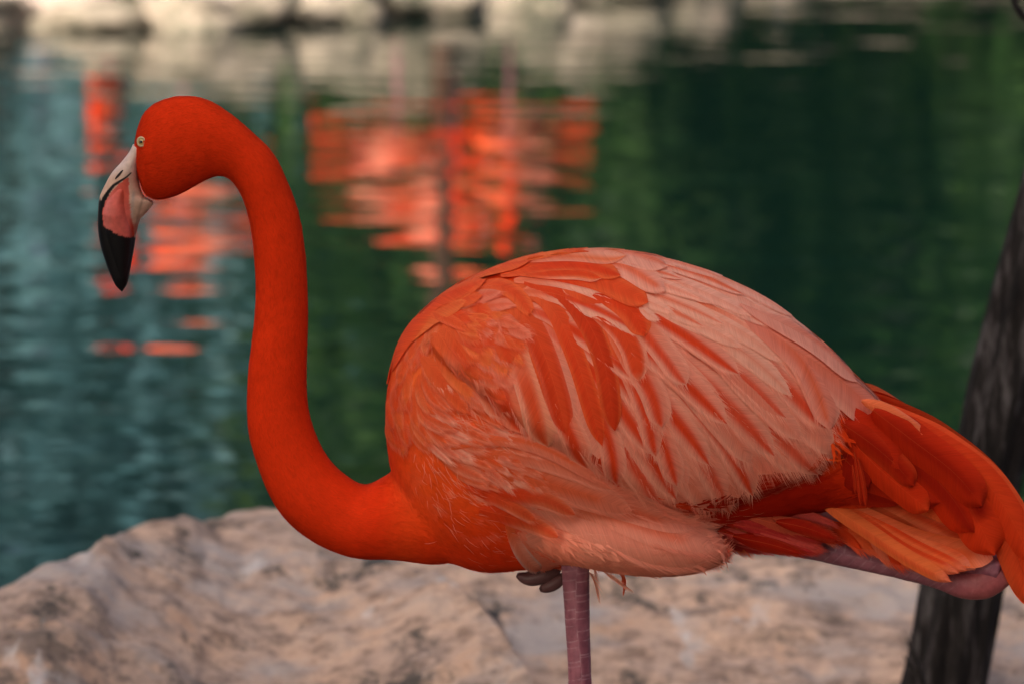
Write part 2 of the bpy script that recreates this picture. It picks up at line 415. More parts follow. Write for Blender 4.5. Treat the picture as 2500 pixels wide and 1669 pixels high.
    if mirror: ALLF.append((V, F, C, UV))
    return mesh_from(name, V, F, C, UV)

def mixn(a, b_, t): t = np.clip(t, 0, 1)[:, None]; return a*(1-t)+b_*t
def vane(base, stripe=None, sc=0.0, sw=.35, s0=.15, s1=1.0, rim=None, rimw=.25, root=None, rootv=.45, tipc=None, amp=1.0):
    """colour of a vane: base, a shaft stripe, paler rim, darker root"""
    def f(u, v, r):
        k = r.uniform(.97, 1.03); c = np.tile(base*k, (len(u), 1))
        if root is not None: c = mixn(c, root, smooth(rootv+.25, rootv-.2, v))
        if rim is not None: c = mixn(c, rim, smooth(1-rimw-.25, 1.0, np.abs(u))*smooth(.2, .6, v)*.55)
        if stripe is not None:
            wv = sw*(1.15-.55*v); m_ = smooth(wv+.30, wv-.16, np.abs(u-sc*(1-.4*v)))*smooth(s0-.1, s0+.45, v)*smooth(s1+.02, s1-.03, v)
            c = mixn(c, stripe, m_*amp)
        if tipc is not None: c = mixn(c, tipc, smooth(.86, .98, v))
        return np.clip(c, 0, 1)
    return f
fl_cache = {}
def back_path(tip, length, fp=None, ft=None, jit=0., steps=12):
    """follow the flow back from a tip"""
    fp = wfp if fp is None else fp; ft = wft if ft is None else ft
    p = np.array(tip, float); out = [p.copy()]; h = length/steps
    for i in range(steps):
        t = flow(p, fp, ft)[0]; a_ = jit*(1-i/steps); t = np.array([t[0]*math.cos(a_)-t[1]*math.sin(a_), t[0]*math.sin(a_)+t[1]*math.cos(a_)])
        p = p-t*h; out.append(p.copy())
    return out[::-1][::2]

# ---------------------------------------------------------------- wing
ORD = np.array([.80,.062,.012]); ORM = np.array([.86,.13,.035])
feath = []     # (kind, mesh) in order
def add(kind, *a_, **k_): feath.append((kind, feather_mesh('feather', *a_, **k_)))
S0 = []

def T3(l): return [(Z3([(x, y)])[0], *r) for (x, y), *r in l]
# underlay: broad unmarked pink feathers, flat on the wing
for (x, y), L, W_ in [((60,1400),360,120),((400,1460),360,120),((560,1445),360,120),((680,1370),360,120),((860,1240),360,120),((990,1225),340,110),((1185,1150),320,110),((1190,960),300,90),
                      ((150,1100),330,130),((480,1050),330,130),((800,1000),330,120),((1000,900),320,110),((300,800),330,120),((620,760),320,110),((880,720),320,100),((1200,800),300,80),((100,560),320,110),((450,480),320,100),((760,480),300,90),((1050,620),300,70)]:
    pnk = PINK*.8+SAL*.2
    add('wing', back_path(Z3([(x, y)])[0], L), W_, vane(pnk, None, rim=PALE*.4+PINK*.6, root=SAL, rootv=.3), lay=(.0004, .0012), tilt=.0003, fringe=1.4, shape=(.3, .7), barbs=60)
# long scapulars, pale pink with an orange shaft stripe ending at a rounded tip
low = T3([((1110,1240),380,92,.8),((1000,1228),350,84,.25),((755,1355),420,86,1),((630,1452),420,80,.8),((520,1440),400,80,.3),((335,1375),430,80,1),((262,1440),400,76,.9),((120,1420),380,80,.3),((40,1335),420,76,1),
          ((1195,1130),330,84,.2),((870,1140),400,84,.9),((740,1180),380,84,.25),((515,1190),420,80,1),((215,1135),420,80,1),((400,1290),380,80,.25),((1150,995),380,84,.9),((930,935),370,76,.8),((610,968),400,78,1),((240,975),400,72,1),
          ((1205,895),330,62,.2),((1010,1050),350,76,.25),((375,760),380,66,1),((675,702),380,66,1),((130,742),360,60,1)])
for i, (tp, L, W_, s) in enumerate(low):
    fo_ = float(smooth(1800, 1350, tp[0])); pnk = (PINK*.8+PALE*.2)*random.uniform(.98, 1.03)*(1-.6*fo_)+SAL*.6*fo_
    add('wing', back_path(tp, L, jit=random.uniform(-.02, .02)), W_, vane(pnk, ORD if s > .7 else ORM, random.choice((.05, .25, .3)), .26+.10*s, -.1, 1.03 if s > .6 else .93, rim=PALE, rimw=.3, amp=s),
        lay=(.0010+.00006*i, .0017+.00007*i), tilt=.0004, cup=.0004, fringe=1.4, shape=(.5, .62), barbs=64)
# the two broad pale feathers at the rear
add('wing', Z3([(700,400),(980,580),(1240,770),(1432,962)]), 96, vane(SAL*.3+PINK*.6+.02, ORM, .1, .12, .1, .9, rim=PALE, rimw=.2, root=PINK, amp=.5), lay=(.002, .0062), tilt=-.001, fringe=.7, shape=(.4, .84))
add('wing', Z3([(700,380),(980,570),(1110,790),(1170,1000)]), 84, vane(PINK, ORM, .3, .15, .1, .95, rim=PALE, amp=.8), lay=(.002, .0052), fringe=1.2)
add('wing', Z3([(680,330),(960,470),(1160,610),(1305,765)]), 54, vane(PINK*.6+PALE*.4, ORM, -.3, .14, .2, 1, rim=PALE, amp=.6), lay=(.003, .0058), fringe=.6)
# slender feathers over the upper back
ups = T3([((1380,830),330,40,.1),((1290,740),330,40,.2),((1180,690),330,46,.3),((1170,560),330,40,.2),((960,820),360,56,.3),((1040,700),350,52,.3),((1000,500),330,42,.2),((830,450),350,44,.5),((900,640),350,50,.2),((690,560),350,54,.2),((960,400),300,34,.3),
          ((590,440),340,46,.7),((480,450),340,46,.8),((700,285),330,36,.9),((590,200),300,30,.6),((740,400),330,36,.2),((530,330),330,34,.2),((470,310),300,36,.4),((320,380),320,40,.2),((270,272),330,40,1),((360,200),280,32,.8),((155,497),340,52,1),((175,326),330,50,1),((240,420),300,40,.2)])
for i, (tp, L, W_, s) in enumerate(ups):
    add('wing', back_path(tp, L, jit=random.uniform(-.02, .02)), W_, vane(PINK*.15+PALE*.85, ORM if s < 1 else ORD, random.choice((0, .2)), .32 if s >= .8 else .2, .0, 1.03, rim=PALE, rimw=.3, root=LORG*.5+PINK*.5, rootv=.3, amp=s), lay=(.0020+.00004*i, .0028+.00005*i), tilt=.0003, fringe=.9, shape=(.5, .5))
# front scapulars, mostly saturated orange with pink outer edges
fr = [
 ([(830,450),(960,680),(1070,1000),(1155,1320)], 88, vane(PALE*.5+LORG*.5, ORD*.8+LORG*.2, .45, .42, .2, 1, rim=PALE, rimw=.2, root=LORG, rootv=.25, amp=.95), .0045, 1.0),
 ([(1500,560),(1690,880),(1790,1150),(1830,1385)], 62, vane(PINK, ORD, .25, .36, .0, 1, rim=PALE, root=ORM, amp=1), .005, 1.2),
 ([(1300,800),(1440,1050),(1540,1300),(1590,1560)], 60, vane(PINK, ORD, .1, .38, .15, 1, rim=PALE, root=ORM, amp=1), .004, 1.2),
 ([(1640,900),(1800,1120),(1900,1350),(1962,1568)], 62, vane(PINK, ORD, .1, .28, .0, 1, rim=PALE, root=SAL, amp=1), .004, 1.2),
 ([(1040,700),(1180,1000),(1300,1240),(1395,1455)], 62, vane(SAL*.5+PINK*.5, ORD, .3, .42, .1, 1, rim=PALE, root=ORM, amp=1), .0045, 1.0),
 ([(700,640),(800,860),(900,1060),(985,1235)], 66, vane(SAL, ORD, .25, .45, .05, 1, rim=PINK, root=ORM, amp=.95), .0035, .8),
 ([(1560,420),(1750,580),(1900,760),(2022,935)], 62, vane(PINK*.8+PALE*.2, ORD, .35, .3, .0, 1, rim=PALE, root=SAL, amp=.9), .006, 1.0),
 ([(1520,560),(1700,800),(1820,1010),(1868,1205)], 66, vane(PINK, ORD, .2, .42, .0, 1, rim=PALE, root=SAL, amp=.95), .0055, 1.0),
 ([(1230,300),(1540,520),(1680,710),(1722,916)], 62, vane(SAL, ORD*.8+ORM*.2, .05, .85, .0, .97, rim=PALE, root=ORM, amp=1), .0065, .7),
 ([(1340,270),(1590,410),(1700,520),(1757,640)], 62, vane(ORM, ORD, .0, .7, .0, 1.1, rim=ORM, root=ORD, amp=1), .0075, .4),
 ([(1000,300),(1280,400),(1480,720),(1570,1225)], 54, vane(DRED*.35+ORD*.65, ORD*.8+DRED*.2, .3, .5, .2, 1.1, rim=LORG, rimw=.2, root=ORD*.8+ORM*.2, rootv=.25, amp=.8), .0065, .5),
 ([(870,300),(1150,430),(1325,770),(1490,1318)], 48, vane(ORD, ORD*.7+ORM*.3, -.3, .4, .1, 1.1, rim=LORG, rimw=.25, root=ORM, rootv=.3, amp=.6), .0055, .5),
 ([(760,400),(980,480),(1120,740),(1215,1040),(1262,1245)], 58, vane(ORD*.85+DRED*.15, ORD*.5+ORM*.5, -.35, .4, .1, 1.1, rim=PINK*.4+ORM*.6, rimw=.12, root=ORM, rootv=.3, amp=.6), .005, .6),
 ([(640,430),(760,480),(860,620),(915,805)], 54, vane(ORM*.6+ORD*.4, ORD, .2, .4, .0, 1.1, rim=ORM, root=ORM, rootv=.5, amp=.7), .0065, .8),
 ([(1080,240),(1400,262),(1610,350),(1778,434)], 60, vane(ORM, ORD*.6+ORM*.4, .0, .6, .0, 1.1, rim=ORM, root=ORD, amp=1), .009, .4),
 ([(850,260),(1150,190),(1400,205),(1605,274)], 46, vane(ORM, ORD, .2, .5, .0, 1.1, rim=LORG, root=ORM, amp=1), .010, .4),
 ([(930,240),(1180,240),(1370,250),(1480,290)], 40, vane(LORG, ORD, .2, .5, .0, 1.1, rim=PALE, root=ORM, amp=.9), .010, .4),
 ([(1050,120),(1300,140),(1600,190),(1885,365)], 60, vane(PINK*.5+PALE*.5, ORM, .1, .3, .1, .95, rim=PALE, root=ORM, amp=.8), .009, .6),
 ([(700,190),(980,120),(1300,105),(1640,150)], 60, vane(LORG, PALE, .1, .4, .45, 1.1, rim=PALE, root=ORM, rootv=.6, amp=.7), .010, .4),
 ([(1000,120),(1300,100),(1600,120),(1900,215)], 56, vane(PINK*.4+PALE*.6, ORM, -.4, .3, .1, 1.1, rim=PALE, root=LORG, rootv=.5, amp=.7), .009, .4),
 ([(700,330),(830,320),(950,380),(1040,500)], 40, vane(ORM, ORD, .0, .4, .1, 1.1, rim=LORG, root=ORM, amp=.6), .006, .8),
 ([(560,520),(640,640),(700,760),(760,900)], 60, vane(ORM*.5+SAL*.5, ORD, .0, .4, .1, 1.1, rim=PALE, root=ORM, amp=.7), .005, 1.2),
 ([(600,760),(690,900),(780,1010),(850,1135)], 58, vane(SAL, ORD, .0, .35, .1, 1.1, rim=PALE, root=ORM, amp=.7), .0035, 1.2),
 ([(420,620),(520,760),(600,880),(660,1000)], 54, vane(SAL, ORM, .0, .35, .1, 1.1, rim=PALE*.6+PINK*.4, root=ORM, amp=.7), .003, 1.5),
 ([(560,380),(680,420),(760,520),(800,660)], 60, vane(ORM, ORD, .2, .4, .1, 1.1, rim=PALE*.6+PINK*.4, root=ORM, amp=.7), .007, 1.0),
 ([(430,480),(540,500),(640,580),(700,700)], 56, vane(LORG*.6+SAL*.4, ORD, .2, .35, .1, 1.1, rim=PALE*.6+PINK*.4, root=ORM, amp=.6), .006, 1.2),
]
for p_, W_ in [([(900,420),(1100,620),(1260,900),(1330,1250)], 90), ([(1000,380),(1250,560),(1420,850),(1470,1400)], 100), ([(1100,330),(1400,520),(1600,850),(1700,1350)], 100), ([(1200,300),(1500,450),(1720,750),(1850,1150)], 100), ([(1300,260),(1600,380),(1850,620),(1980,900)], 90),
              ([(760,500),(860,700),(960,900),(1080,1230)], 90), ([(650,560),(740,740),(840,940),(940,1160)], 80), ([(1000,1000),(1150,1180),(1300,1350),(1420,1500)], 90)]:
    add('wing', Z2(p_), W_, vane(PINK*.8+PALE*.2, None, rim=PALE*.5+PINK*.5, root=ORM, rootv=.35), lay=(.0016, .0024), tilt=.0003, fringe=1.2, shape=(.4, .7))
for p_, W_, cf, top, frg in fr:
    add('wing', Z2(p_), W_/1.0*1.0 if W_ > 0 else 40, cf, lay=(.0022+top*.12, .0023+top*.30), tilt=.0004, cup=.0004, fringe=frg, shape=(.4, .8), n=28)
# shoulder coverts: soft, pointed, irregular
for ring, (rr, cnt, L) in enumerate([(1.0, 15, 150), (.78, 13, 140), (.55, 11, 120), (.32, 8, 100)]):
    for k in range(cnt):
        a_ = R(-70+k*(160/(cnt-1))+random.uniform(-8, 8)); cx, cy = 1070*D, 805*D; q_ = rr*random.uniform(.85, 1.15)
        tp = (cx+math.cos(a_)*135*q_*D, cy+math.sin(a_)*135*q_*D)
        base = [ORM, LORG, SAL, ORD*.5+ORM*.5, SAL*.6+PINK*.4][random.randrange(5)]
        if tp[0] < 1075*D: continue
        add('wing', back_path(tp, L*random.uniform(.8, 1.2), jit=random.uniform(-.12, .12)), random.uniform(34, 56), vane(base, ORD, random.uniform(-.2, .3), .3, .1, .95, rim=base*.7+PINK*.3, rimw=.3, root=ORM, amp=.4),
            lay=(.0026+ring*.0004, .0038+ring*.0005), tilt=.0004, cup=.0005, fringe=1.2, n=18, m=9, barbs=34, shape=(.4, .45))
# long smooth feathers over the front of the back
for p_, W_, b1 in [([(130,800),(300,560),(520,380),(760,300)], 60, ORM),([(110,900),(230,640),(430,420),(700,330)], 60, ORM*.5+ORD*.5),([(250,520),(480,300),(760,200),(1040,180)], 56, ORM),
               ([(330,420),(560,250),(820,160),(1120,120)], 56, ORM*.5+LORG*.5),([(450,330),(700,190),(980,120),(1280,100)], 50, LORG),([(600,240),(850,140),(1120,100),(1400,95)], 44, ORM),([(200,720),(330,560),(480,470),(640,430)], 56, LORG),([(250,640),(400,500),(560,420),(740,400)], 50, ORM)]:
    add('wing', Z2(p_), W_, vane(b1, ORD, .2, .3, .1, 1.1, rim=LORG, rimw=.1, amp=.4), lay=(.0026, .0052), tilt=.0005, fringe=.4, n=22, shape=(.4, .6))

# ---------------------------------------------------------------- lower wing edge and thigh
th = [
 ([(870,560),(1250,610),(1600,760),(1945,835)], 170, vane(PINK*.8+PALE*.2, ORM, -.5, .2, .1, .9, rim=PALE*.6+PINK*.4, rimw=.3, amp=.5), (.002, .006), 1.6),
 ([(760,700),(1100,830),(1450,890),(1800,880)], 140, vane(PINK*.85+PALE*.15, PINK, .2, .3, .1, 1.1, rim=SAL, amp=.5), (.001, .004), .8),
 ([(1000,760),(1300,850),(1620,870),(1900,845)], 120, vane(PINK*.8+PALE*.2, SAL, .2, .3, .1, 1.1, rim=PINK, amp=.4), (.001, .003), .8),
 ([(800,470),(1250,520),(1620,670),(1975,795)], 140, vane(PINK*.8+PALE*.2, ORM, .3, .22, .05, .85, rim=PALE*.5+PINK*.5, rimw=.3, root=SAL, amp=.6), (.003, .008), 1.8),
 ([(900,420),(1250,450),(1600,590),(1860,690)], 130, vane(PINK*.9+PALE*.1, ORM, .2, .3, .1, .8, rim=PALE*.5+PINK*.5, root=ORM, amp=.6), (.004, .009), 1.3),
 ([(650,330),(950,390),(1250,470),(1500,560)], 120, vane(SAL*.4+PINK*.6, ORM, .1, .3, .1, .8, rim=PALE*.5+PINK*.5, root=ORM, rootv=.4, amp=.7), (.004, .009), 1.4),
 ([(560,270),(850,250),(1180,340),(1390,440)], 76, vane(PINK*.5+SAL*.5, ORM, .0, .2, .1, .8, rim=PALE*.7+PINK*.3, root=ORM, rootv=.3, amp=.4), (.004, .008), 1.5),
 ([(480,215),(720,165),(1000,215),(1360,415)], 52, vane(SAL*.6+PINK*.4, ORM, -.3, .3, .0, .8, rim=PINK, root=ORM, rootv=.3, amp=.8), (.005, .009), 1.0),

 ([(790,640),(850,760),(920,860),(1010,918)], 54, vane(PINK*.7+PALE*.3, SAL, .3, .3, .1, 1.1, rim=WHITE*.9, root=ORM, rootv=.3, amp=.5), (.003, .006), 1.6),
 ([(860,690),(930,800),(1020,880),(1120,915)], 60, vane(SAL*.5+PINK*.5, PINK, .3, .3, .1, 1.1, rim=PALE, amp=.5), (.002, .004), 1.0),
 ([(700,430),(850,470),(1020,500),(1180,580)], 74, vane(ORM*.6+SAL*.4, ORD, 0, .3, .1, 1.1, rim=PALE, root=ORD, amp=.6), (.005, .009), 1.6),
 ([(640,560),(800,600),(950,640),(1090,720)], 70, vane(ORM*.7+SAL*.3, ORD, 0, .3, .1, 1.1, rim=PALE*.6+PINK*.4, root=ORD, amp=.6), (.004, .008), 1.4),


 ([(560,430),(700,480),(830,540),(960,620)], 60, vane(ORM*.8+SAL*.2, ORD, 0, .4, .1, 1.1, rim=PALE*.5+PINK*.5, root=ORD, amp=.5), (.003, .007), 1.2),
]
th.sort(key=lambda t: t[2] is None)
for p_, W_, cf, ly, frg in th:
    add('thigh', Z4(p_), W_/1.5, cf, lay=(ly[0]*.5, ly[1]*.55), tilt=.0006, cup=.0006, fringe=frg, shape=(.45, .55), n=26, barbs=70)

# slim loose body feathers between the breast and the wing's leading edge
reg_ = dd([(985,870),(1060,900),(1150,960),(1280,1020),(1420,1105),(1500,1170),(1330,1160),(1200,1130),(1100,1110),(1010,1040)])
cand = []
while len(cand) < 64:
    q_ = np.array([random.uniform(985, 1500)*D, random.uniform(870, 1175)*D])
    if inpoly(q_[None], reg_)[0]: cand.append(q_)
cand.sort(key=lambda q_: -(q_[1]+.55*q_[0]))
for q_ in cand:
    bc = [ORM*.6+SAL*.4, SAL, PINK*.6+SAL*.4, ORM, PINK*.6+PALE*.4, SAL*.6+PINK*.4][random.randrange(6)]
    add('thigh', back_path(q_, random.uniform(90, 160), bfp, bft, jit=random.uniform(-.15, .15)), random.uniform(20, 38), vane(bc, ORD, 0, .25, .0, .9, rim=bc*.5+PALE*.5, rimw=.35, root=ORM, rootv=.5, amp=.45), lay=(.0006, .0034), tilt=.0005, cup=.0008, fringe=1.9, n=16, m=7, barbs=34, shape=(.45, .45))

# small smooth feathers over the front of the breast, up to the shoulder
reg_ = dd([(905,1040),(900,960),(915,870),(960,790),(1010,762),(1040,840),(1075,900),(1040,980),(985,1040)])
cand = []
while len(cand) < 58:
    q_ = np.array([random.uniform(895, 1080)*D, random.uniform(760, 1045)*D])
    if inpoly(q_[None], reg_)[0]: cand.append(q_)
cand.sort(key=lambda q_: -(q_[1]+.8*q_[0]))
for q_ in cand:
    k_ = float(smooth(930, 1040, q_[0]/D)); bc = [ORM*.5+ORD*.5, ORM, ORM*.6+LORG*.4, LORG*.6+SAL*.4, ORM*.5+SAL*.5][min(4, int(random.random()*3+2*k_))]
    add('thigh', back_path(q_, random.uniform(60, 110), bfp, bft, jit=random.uniform(-.12, .12)), random.uniform(22, 36), vane(bc, ORD, 0, .25, .0, .9, rim=bc*.65+PALE*.35, rimw=.3, root=ORM, rootv=.4, amp=.3), lay=(.0008, .0024), tilt=.0003, cup=.0006, fringe=1.3, n=12, m=7, barbs=26, shape=(.45, .45), mirror=False)
# wisps hanging beneath the belly, right of the leg
for k in range(2):
    x0 = 1365+k*40+random.uniform(-6, 6)
    add('thigh', dd([(x0-60, 1285), (x0-10, 1315), (x0+random.uniform(0, 30), 1334+random.uniform(0, 26))]), 3, vane(PALE*.8+PINK*.2), plane=(-.03, -.035), lay=(.0003, .0006), fringe=4, n=10, m=5, barbs=22, shape=(.3, .3))
add('thigh', dd([(1405, 1290), (1432, 1325), (1430, 1364)]), 9, vane(ORD*.5+SAL*.5), plane=(-.02, -.02), lay=(.0003, .0006), fringe=.8, n=10, m=5, barbs=14, shape=(.3, .4))

# ---------------------------------------------------------------- flight feathers and tail, standing clear behind the body
fl = [  # path (Z5), width native px, colour, y at root, y at tip
 # pale orange secondaries fanned below; dark edge stripes paint the shade between them
 ([(640,545),(900,670),(1160,780),(1440,840),(1560,862)], 70, vane(SAL*.5+LORG*.5, ORM, .3, .3, .2, .9, rim=LORG, tipc=PINK), .012, .010),
 ([(760,540),(1020,600),(1300,690),(1570,800)], 92, vane(ORM*.7+LORG*.3, ORD, -.7, .3, .1, 1, rim=LORG, amp=.7), .000, -.002),
 ([(720,545),(1000,650),(1290,775),(1558,888)], 64, vane(LORG*.5+SAL*.5, ORD, -.85, .25, .1, 1, rim=SAL, tipc=PINK, amp=.8), -.006, -.007),
 ([(680,550),(950,670),(1230,820),(1486,955)], 50, vane(LORG*.8+PINK*.2, ORD, -.85, .25, .1, .95, rim=LORG, tipc=PINK, amp=.5), -.010, -.012),
 ([(655,556),(920,700),(1190,850),(1440,962)], 44, vane(ORM*.5+LORG*.5, ORD, -.85, .25, .1, .95, rim=LORG, tipc=SAL), -.013, -.015),
 ([(640,562),(880,705),(1140,870),(1398,975)], 38, vane(LORG*.7+ORM*.3, ORD, -.85, .3, .1, .95, rim=LORG, tipc=SAL), -.016, -.018),
 ([(620,566),(860,715),(1110,885),(1355,1022)], 40, vane(LORG, ORM, .5, .3, .1, .9, rim=LORG, tipc=SAL), -.019, -.022),
 # dark red band of flight feathers beneath the pale scapulars
 ([(-200,640),(150,600),(600,545),(1050,560)], 78, vane(DRED*.6+ORD*.4, None, rim=ORD), -.040, -.018),
 ([(0,560),(300,540),(700,510),(1150,560)], 84, vane(DRED, None, rim=DRED*.7+ORD*.3), -.044, -.024),
 ([(250,480),(550,460),(850,470),(1200,560)], 84, vane(DRED, None, rim=DRED), -.046, -.028),
 ([(500,380),(750,420),(1000,470),(1300,600)], 90, vane(DRED*.7+RED*.3, None, rim=RED), -.048, -.028),
 # long primaries sweeping down and out
 ([(960,120),(1350,370),(1590,600),(1710,860),(1830,1180)], 104, vane(ORM*.25+ORD*.75, DRED, -.5, .5, 0, 1.1, rim=ORM), -.026, -.004),
 ([(930,80),(1330,330),(1570,530),(1740,820),(1850,1120)], 96, vane(ORM*.4+ORD*.6, ORD, .3, .6, 0, 1.1, rim=ORM), -.030, -.006),
 ([(940,90),(1250,280),(1490,440),(1650,640),(1800,940)], 74, vane(ORD*.7+RED*.3, ORD, -.4, .3, 0, 1.1, rim=ORD), -.034, -.012),
 ([(960,150),(1250,370),(1440,600),(1590,880)], 118, vane(ORD*.5+RED*.5, DRED, -.4, .4, 0, .8, rim=ORD), -.038, -.020),
 ([(900,150),(1150,350),(1350,560),(1480,760)], 110, vane(RED, DRED, .2, .4, 0, 1.1, rim=RED), -.042, -.024),
 ([(940,110),(1150,270),(1370,440),(1522,618)], 92, vane(DRED*.5+RED*.5, DRED, .0, .3, 0, .9, rim=RED*.8+ORD*.2), -.048, -.030),
 ([(800,240),(950,400),(1100,530),(1238,642)], 72, vane(RED, RED*.7+ORD*.3, .3, .3, .4, 1.1, rim=ORD*.5+RED*.5, tipc=ORD), -.050, -.034),
 ([(760,170),(920,280),(1050,390),(1160,512)], 64, vane(DRED*.6+RED*.4, DRED, 0, .3, 0, .9, rim=LORG*.3+RED*.7), -.055, -.040),
 ([(880,60),(1010,110),(1110,170),(1206,240)], 34, vane(LORG*.6+SAL*.4, None, rim=PINK), -.045, -.038),
 ([(640,140),(820,190),(960,300),(1080,420)], 90, vane(DRED*.5+RED*.5, None, rim=DRED), -.052, -.044),
 ([(560,260),(680,300),(800,380),(920,520)], 90, vane(DRED, None, rim=DRED), -.050, -.042),
]
for p_, W_, cf, y0, y1 in fl:
    add('tail', Z5(p_), W_, cf, plane=(y0, y1), lay=(.0005, .001), tilt=.0015, fringe=.14, shape=(.25, .8), n=34, m=11, barbs=70, cup=.0)
for k, (a_, b_) in enumerate([((840,330),(875,620)), ((860,360),(905,625)), ((830,400),(850,560))]):
    add('tail', Z5([a_, ((a_[0]+b_[0])/2+6, (a_[1]+b_[1])/2), b_]), 12, vane(DRED*.7+ORD*.3), plane=(-.052, -.046), lay=(.0005, .001), fringe=.2, n=14, m=5)
# red and pink under-tail coverts
for k in range(56):
    tx, ty = random.uniform(40, 620), 0; ty = 600+120*math.sin(tx/240)+random.uniform(-10, 120)*(1 if tx < 620 else .5)
    tp = Z5([(tx+150, ty+45)])[0]; rt = Z5([(tx-170, ty-45+random.uniform(-20, 20))])[0]; mid = ((tp[0]+rt[0])/2+random.uniform(-6, 6), (tp[1]+rt[1])/2+random.uniform(-8, 2))
    bc = [DRED, np.array([.55,.035,.03]), DRED*.6+SAL*.4, RED, np.array([.66,.08,.06])][random.choice((0, 0, 1, 1, 2, 3, 4))]
    add('tail', [rt, mid, tp], random.uniform(24, 38), vane(bc, None, rim=SAL*.2+bc*.8), plane=(-.012-k*.0005, -.004-k*.0005), lay=(.0005, .001), fringe=2.3, n=14, m=7, barbs=34, shape=(.4, .4))
for k in range(12):
    x0 = [470, 520, 800, 860, 950, 1010, 1060, 640, 100, 180, 240, 20][k]; y0 = [740, 750, 770, 790, 830, 860, 880, 720, 800, 790, 760, 850][k]
    add('tail', Z5([(x0-90, y0-60), (x0, y0), (x0+80, y0+random.uniform(40, 85))]), 40, vane([ORM, SAL, ORD][k % 3], None, rim=SAL), plane=(-.004, -.008), lay=(.0005, .001), fringe=2.2, n=12, m=7, barbs=40, shape=(.3, .5))

# ---------------------------------------------------------------- soft plumes: thousands of tiny blades lying on the skin
tri = np.array([(p[0], p[i], p[i+1]) for p in polys for i in range(1, len(p)-1)])
A_, B_, C_ = BV[tri[:, 0]], BV[tri[:, 1]], BV[tri[:, 2]]
tarea = np.linalg.norm(np.cross(B_-A_, C_-A_), axis=1)/2
WHOLE = np.array(WING)
def plumes(count, region, length, width, lift_, colmul=1.0, seed=5, curve=.15, pale=0.0, jit=.18):
    r = np.random.default_rng(seed)
    cen = (A_+B_+C_)/3; puv = proj(np.stack([cen[:, 0], -np.abs(cen[:, 1]), cen[:, 2]], 1)); wgt = tarea*region(puv/D, cen)
    idx = r.choice(len(tri), count, p=wgt/wgt.sum()); ra, rb = r.random((2, count)); fl_ = ra+rb > 1; ra[fl_] = 1-ra[fl_]; rb[fl_] = 1-rb[fl_]
    t = tri[idx]; p = BV[t[:, 0]]*(1-ra-rb)[:, None]+BV[t[:, 1]]*ra[:, None]+BV[t[:, 2]]*rb[:, None]
    nn = BN[t].mean(1); nn /= np.linalg.norm(nn, axis=1)[:, None]
    uvq = proj(np.stack([p[:, 0], -np.abs(p[:, 1]), p[:, 2]], 1)); f2 = flow(uvq, bfp, bft)
    d3 = np.stack([f2[:, 0], np.zeros(count), -f2[:, 1]], 1); d3 -= nn*(d3*nn).sum(1)[:, None]; d3 /= np.linalg.norm(d3, axis=1)[:, None]+1e-9
    sd = np.cross(nn, d3); aj = r.normal(0, jit, count)[:, None]; d3 = d3*np.cos(aj)+sd*np.sin(aj); sd = np.cross(nn, d3)
    xd = uvq/D; L = (length(xd)*r.uniform(.7, 1.25, count))[:, None]; W_ = (width(xd)*r.uniform(.7, 1.2, count))[:, None]
    h = lift_*r.uniform(.5, 1.2, (count, 1)); bend = sd*L*(r.normal(0, curve, (count, 1)))
    base = p+nn*.0001; m1 = p+d3*L*.35+nn*h*.7; m2 = p+d3*L*.72+nn*h*.95+bend*.4; tip = p+d3*L+nn*h*1.0+bend
    V = np.stack([base-sd*W_*.35, base+sd*W_*.35, m1-sd*W_*.5, m1+sd*W_*.5, m2-sd*W_*.36, m2+sd*W_*.36, tip], 1).reshape(-1, 3)
    F = []; b7 = (np.arange(count)*7)[:, None]
    Q = np.concatenate([b7+np.array([0, 1, 3, 2]), b7+np.array([2, 3, 5, 4])], 0).tolist(); T = (b7+np.array([4, 5, 6])).tolist()
    c = body_colour(uvq, p)*r.normal(1, .025, (count, 1))*colmul
    if pale > 0: k = (r.random((count, 1)) < pale)*1.0; c = c*(1-k*.5)+PALE*k*.5
    C = np.repeat(np.clip(c, 0, 1), 7, axis=0); C = C*np.tile(np.array([.93, .93, .98, .98, 1.02, 1.02, 1.05]), count)[:, None]
    return V-BLn, Q+T, C
def in_wing(xd): return inpoly(xd*D, WHOLE)
def tail_cut(xd): return smooth(1990, 1900, xd[:, 0])
def reg_neck(xd, c3): return (1-smooth(860, 980, xd[:, 0]))
def reg_breast(xd, c3): return smooth(840, 930, xd[:, 0])*np.where(in_wing(xd), .02, 1)*tail_cut(xd)*(1-.6*smooth(1500, 1600, xd[:, 0]))
V, F, C = plumes(52000, reg_neck, lambda x: .0042+.0030*smooth(450, 900, x[:, 0]), lambda x: .0011+0*x[:, 0], .0003, seed=11, jit=.13)
link('neck_plumage', mesh_from('neck_plumage', V, F, C), bird, mDown, kind='stuff')
V, F, C = plumes(34000, reg_breast, lambda x: .010+.008*smooth(1000, 1300, x[:, 0]), lambda x: .0024+.0008*smooth(950, 1200, x[:, 0]), .00045, seed=12, jit=.2, curve=.12)
link('breast_plumage', mesh_from('breast_plumage', V, F, C), bird, mDown, kind='stuff')
# pale loose filaments across the breast and thigh
def reg_fil(xd, c3):
    return smooth(930, 1040, xd[:, 0])*(np.exp(-(((xd[:, 0]-1130)/190)**2+((xd[:, 1]-1010)/105)**2))*np.where(in_wing(xd), .1, 1)+.5*np.exp(-(((xd[:, 0]-1400)/200)**2+((xd[:, 1]-1230)/70)**2)))
V, F, C = plumes(2400, reg_fil, lambda x: .013+0*x[:, 0], lambda x: .00036+0*x[:, 0], .0024, seed=13, jit=.28, curve=.2)
C = C*.45+PALE*.5; link('filaments', mesh_from('filaments', V, F, C), bird, mDown, kind='stuff')

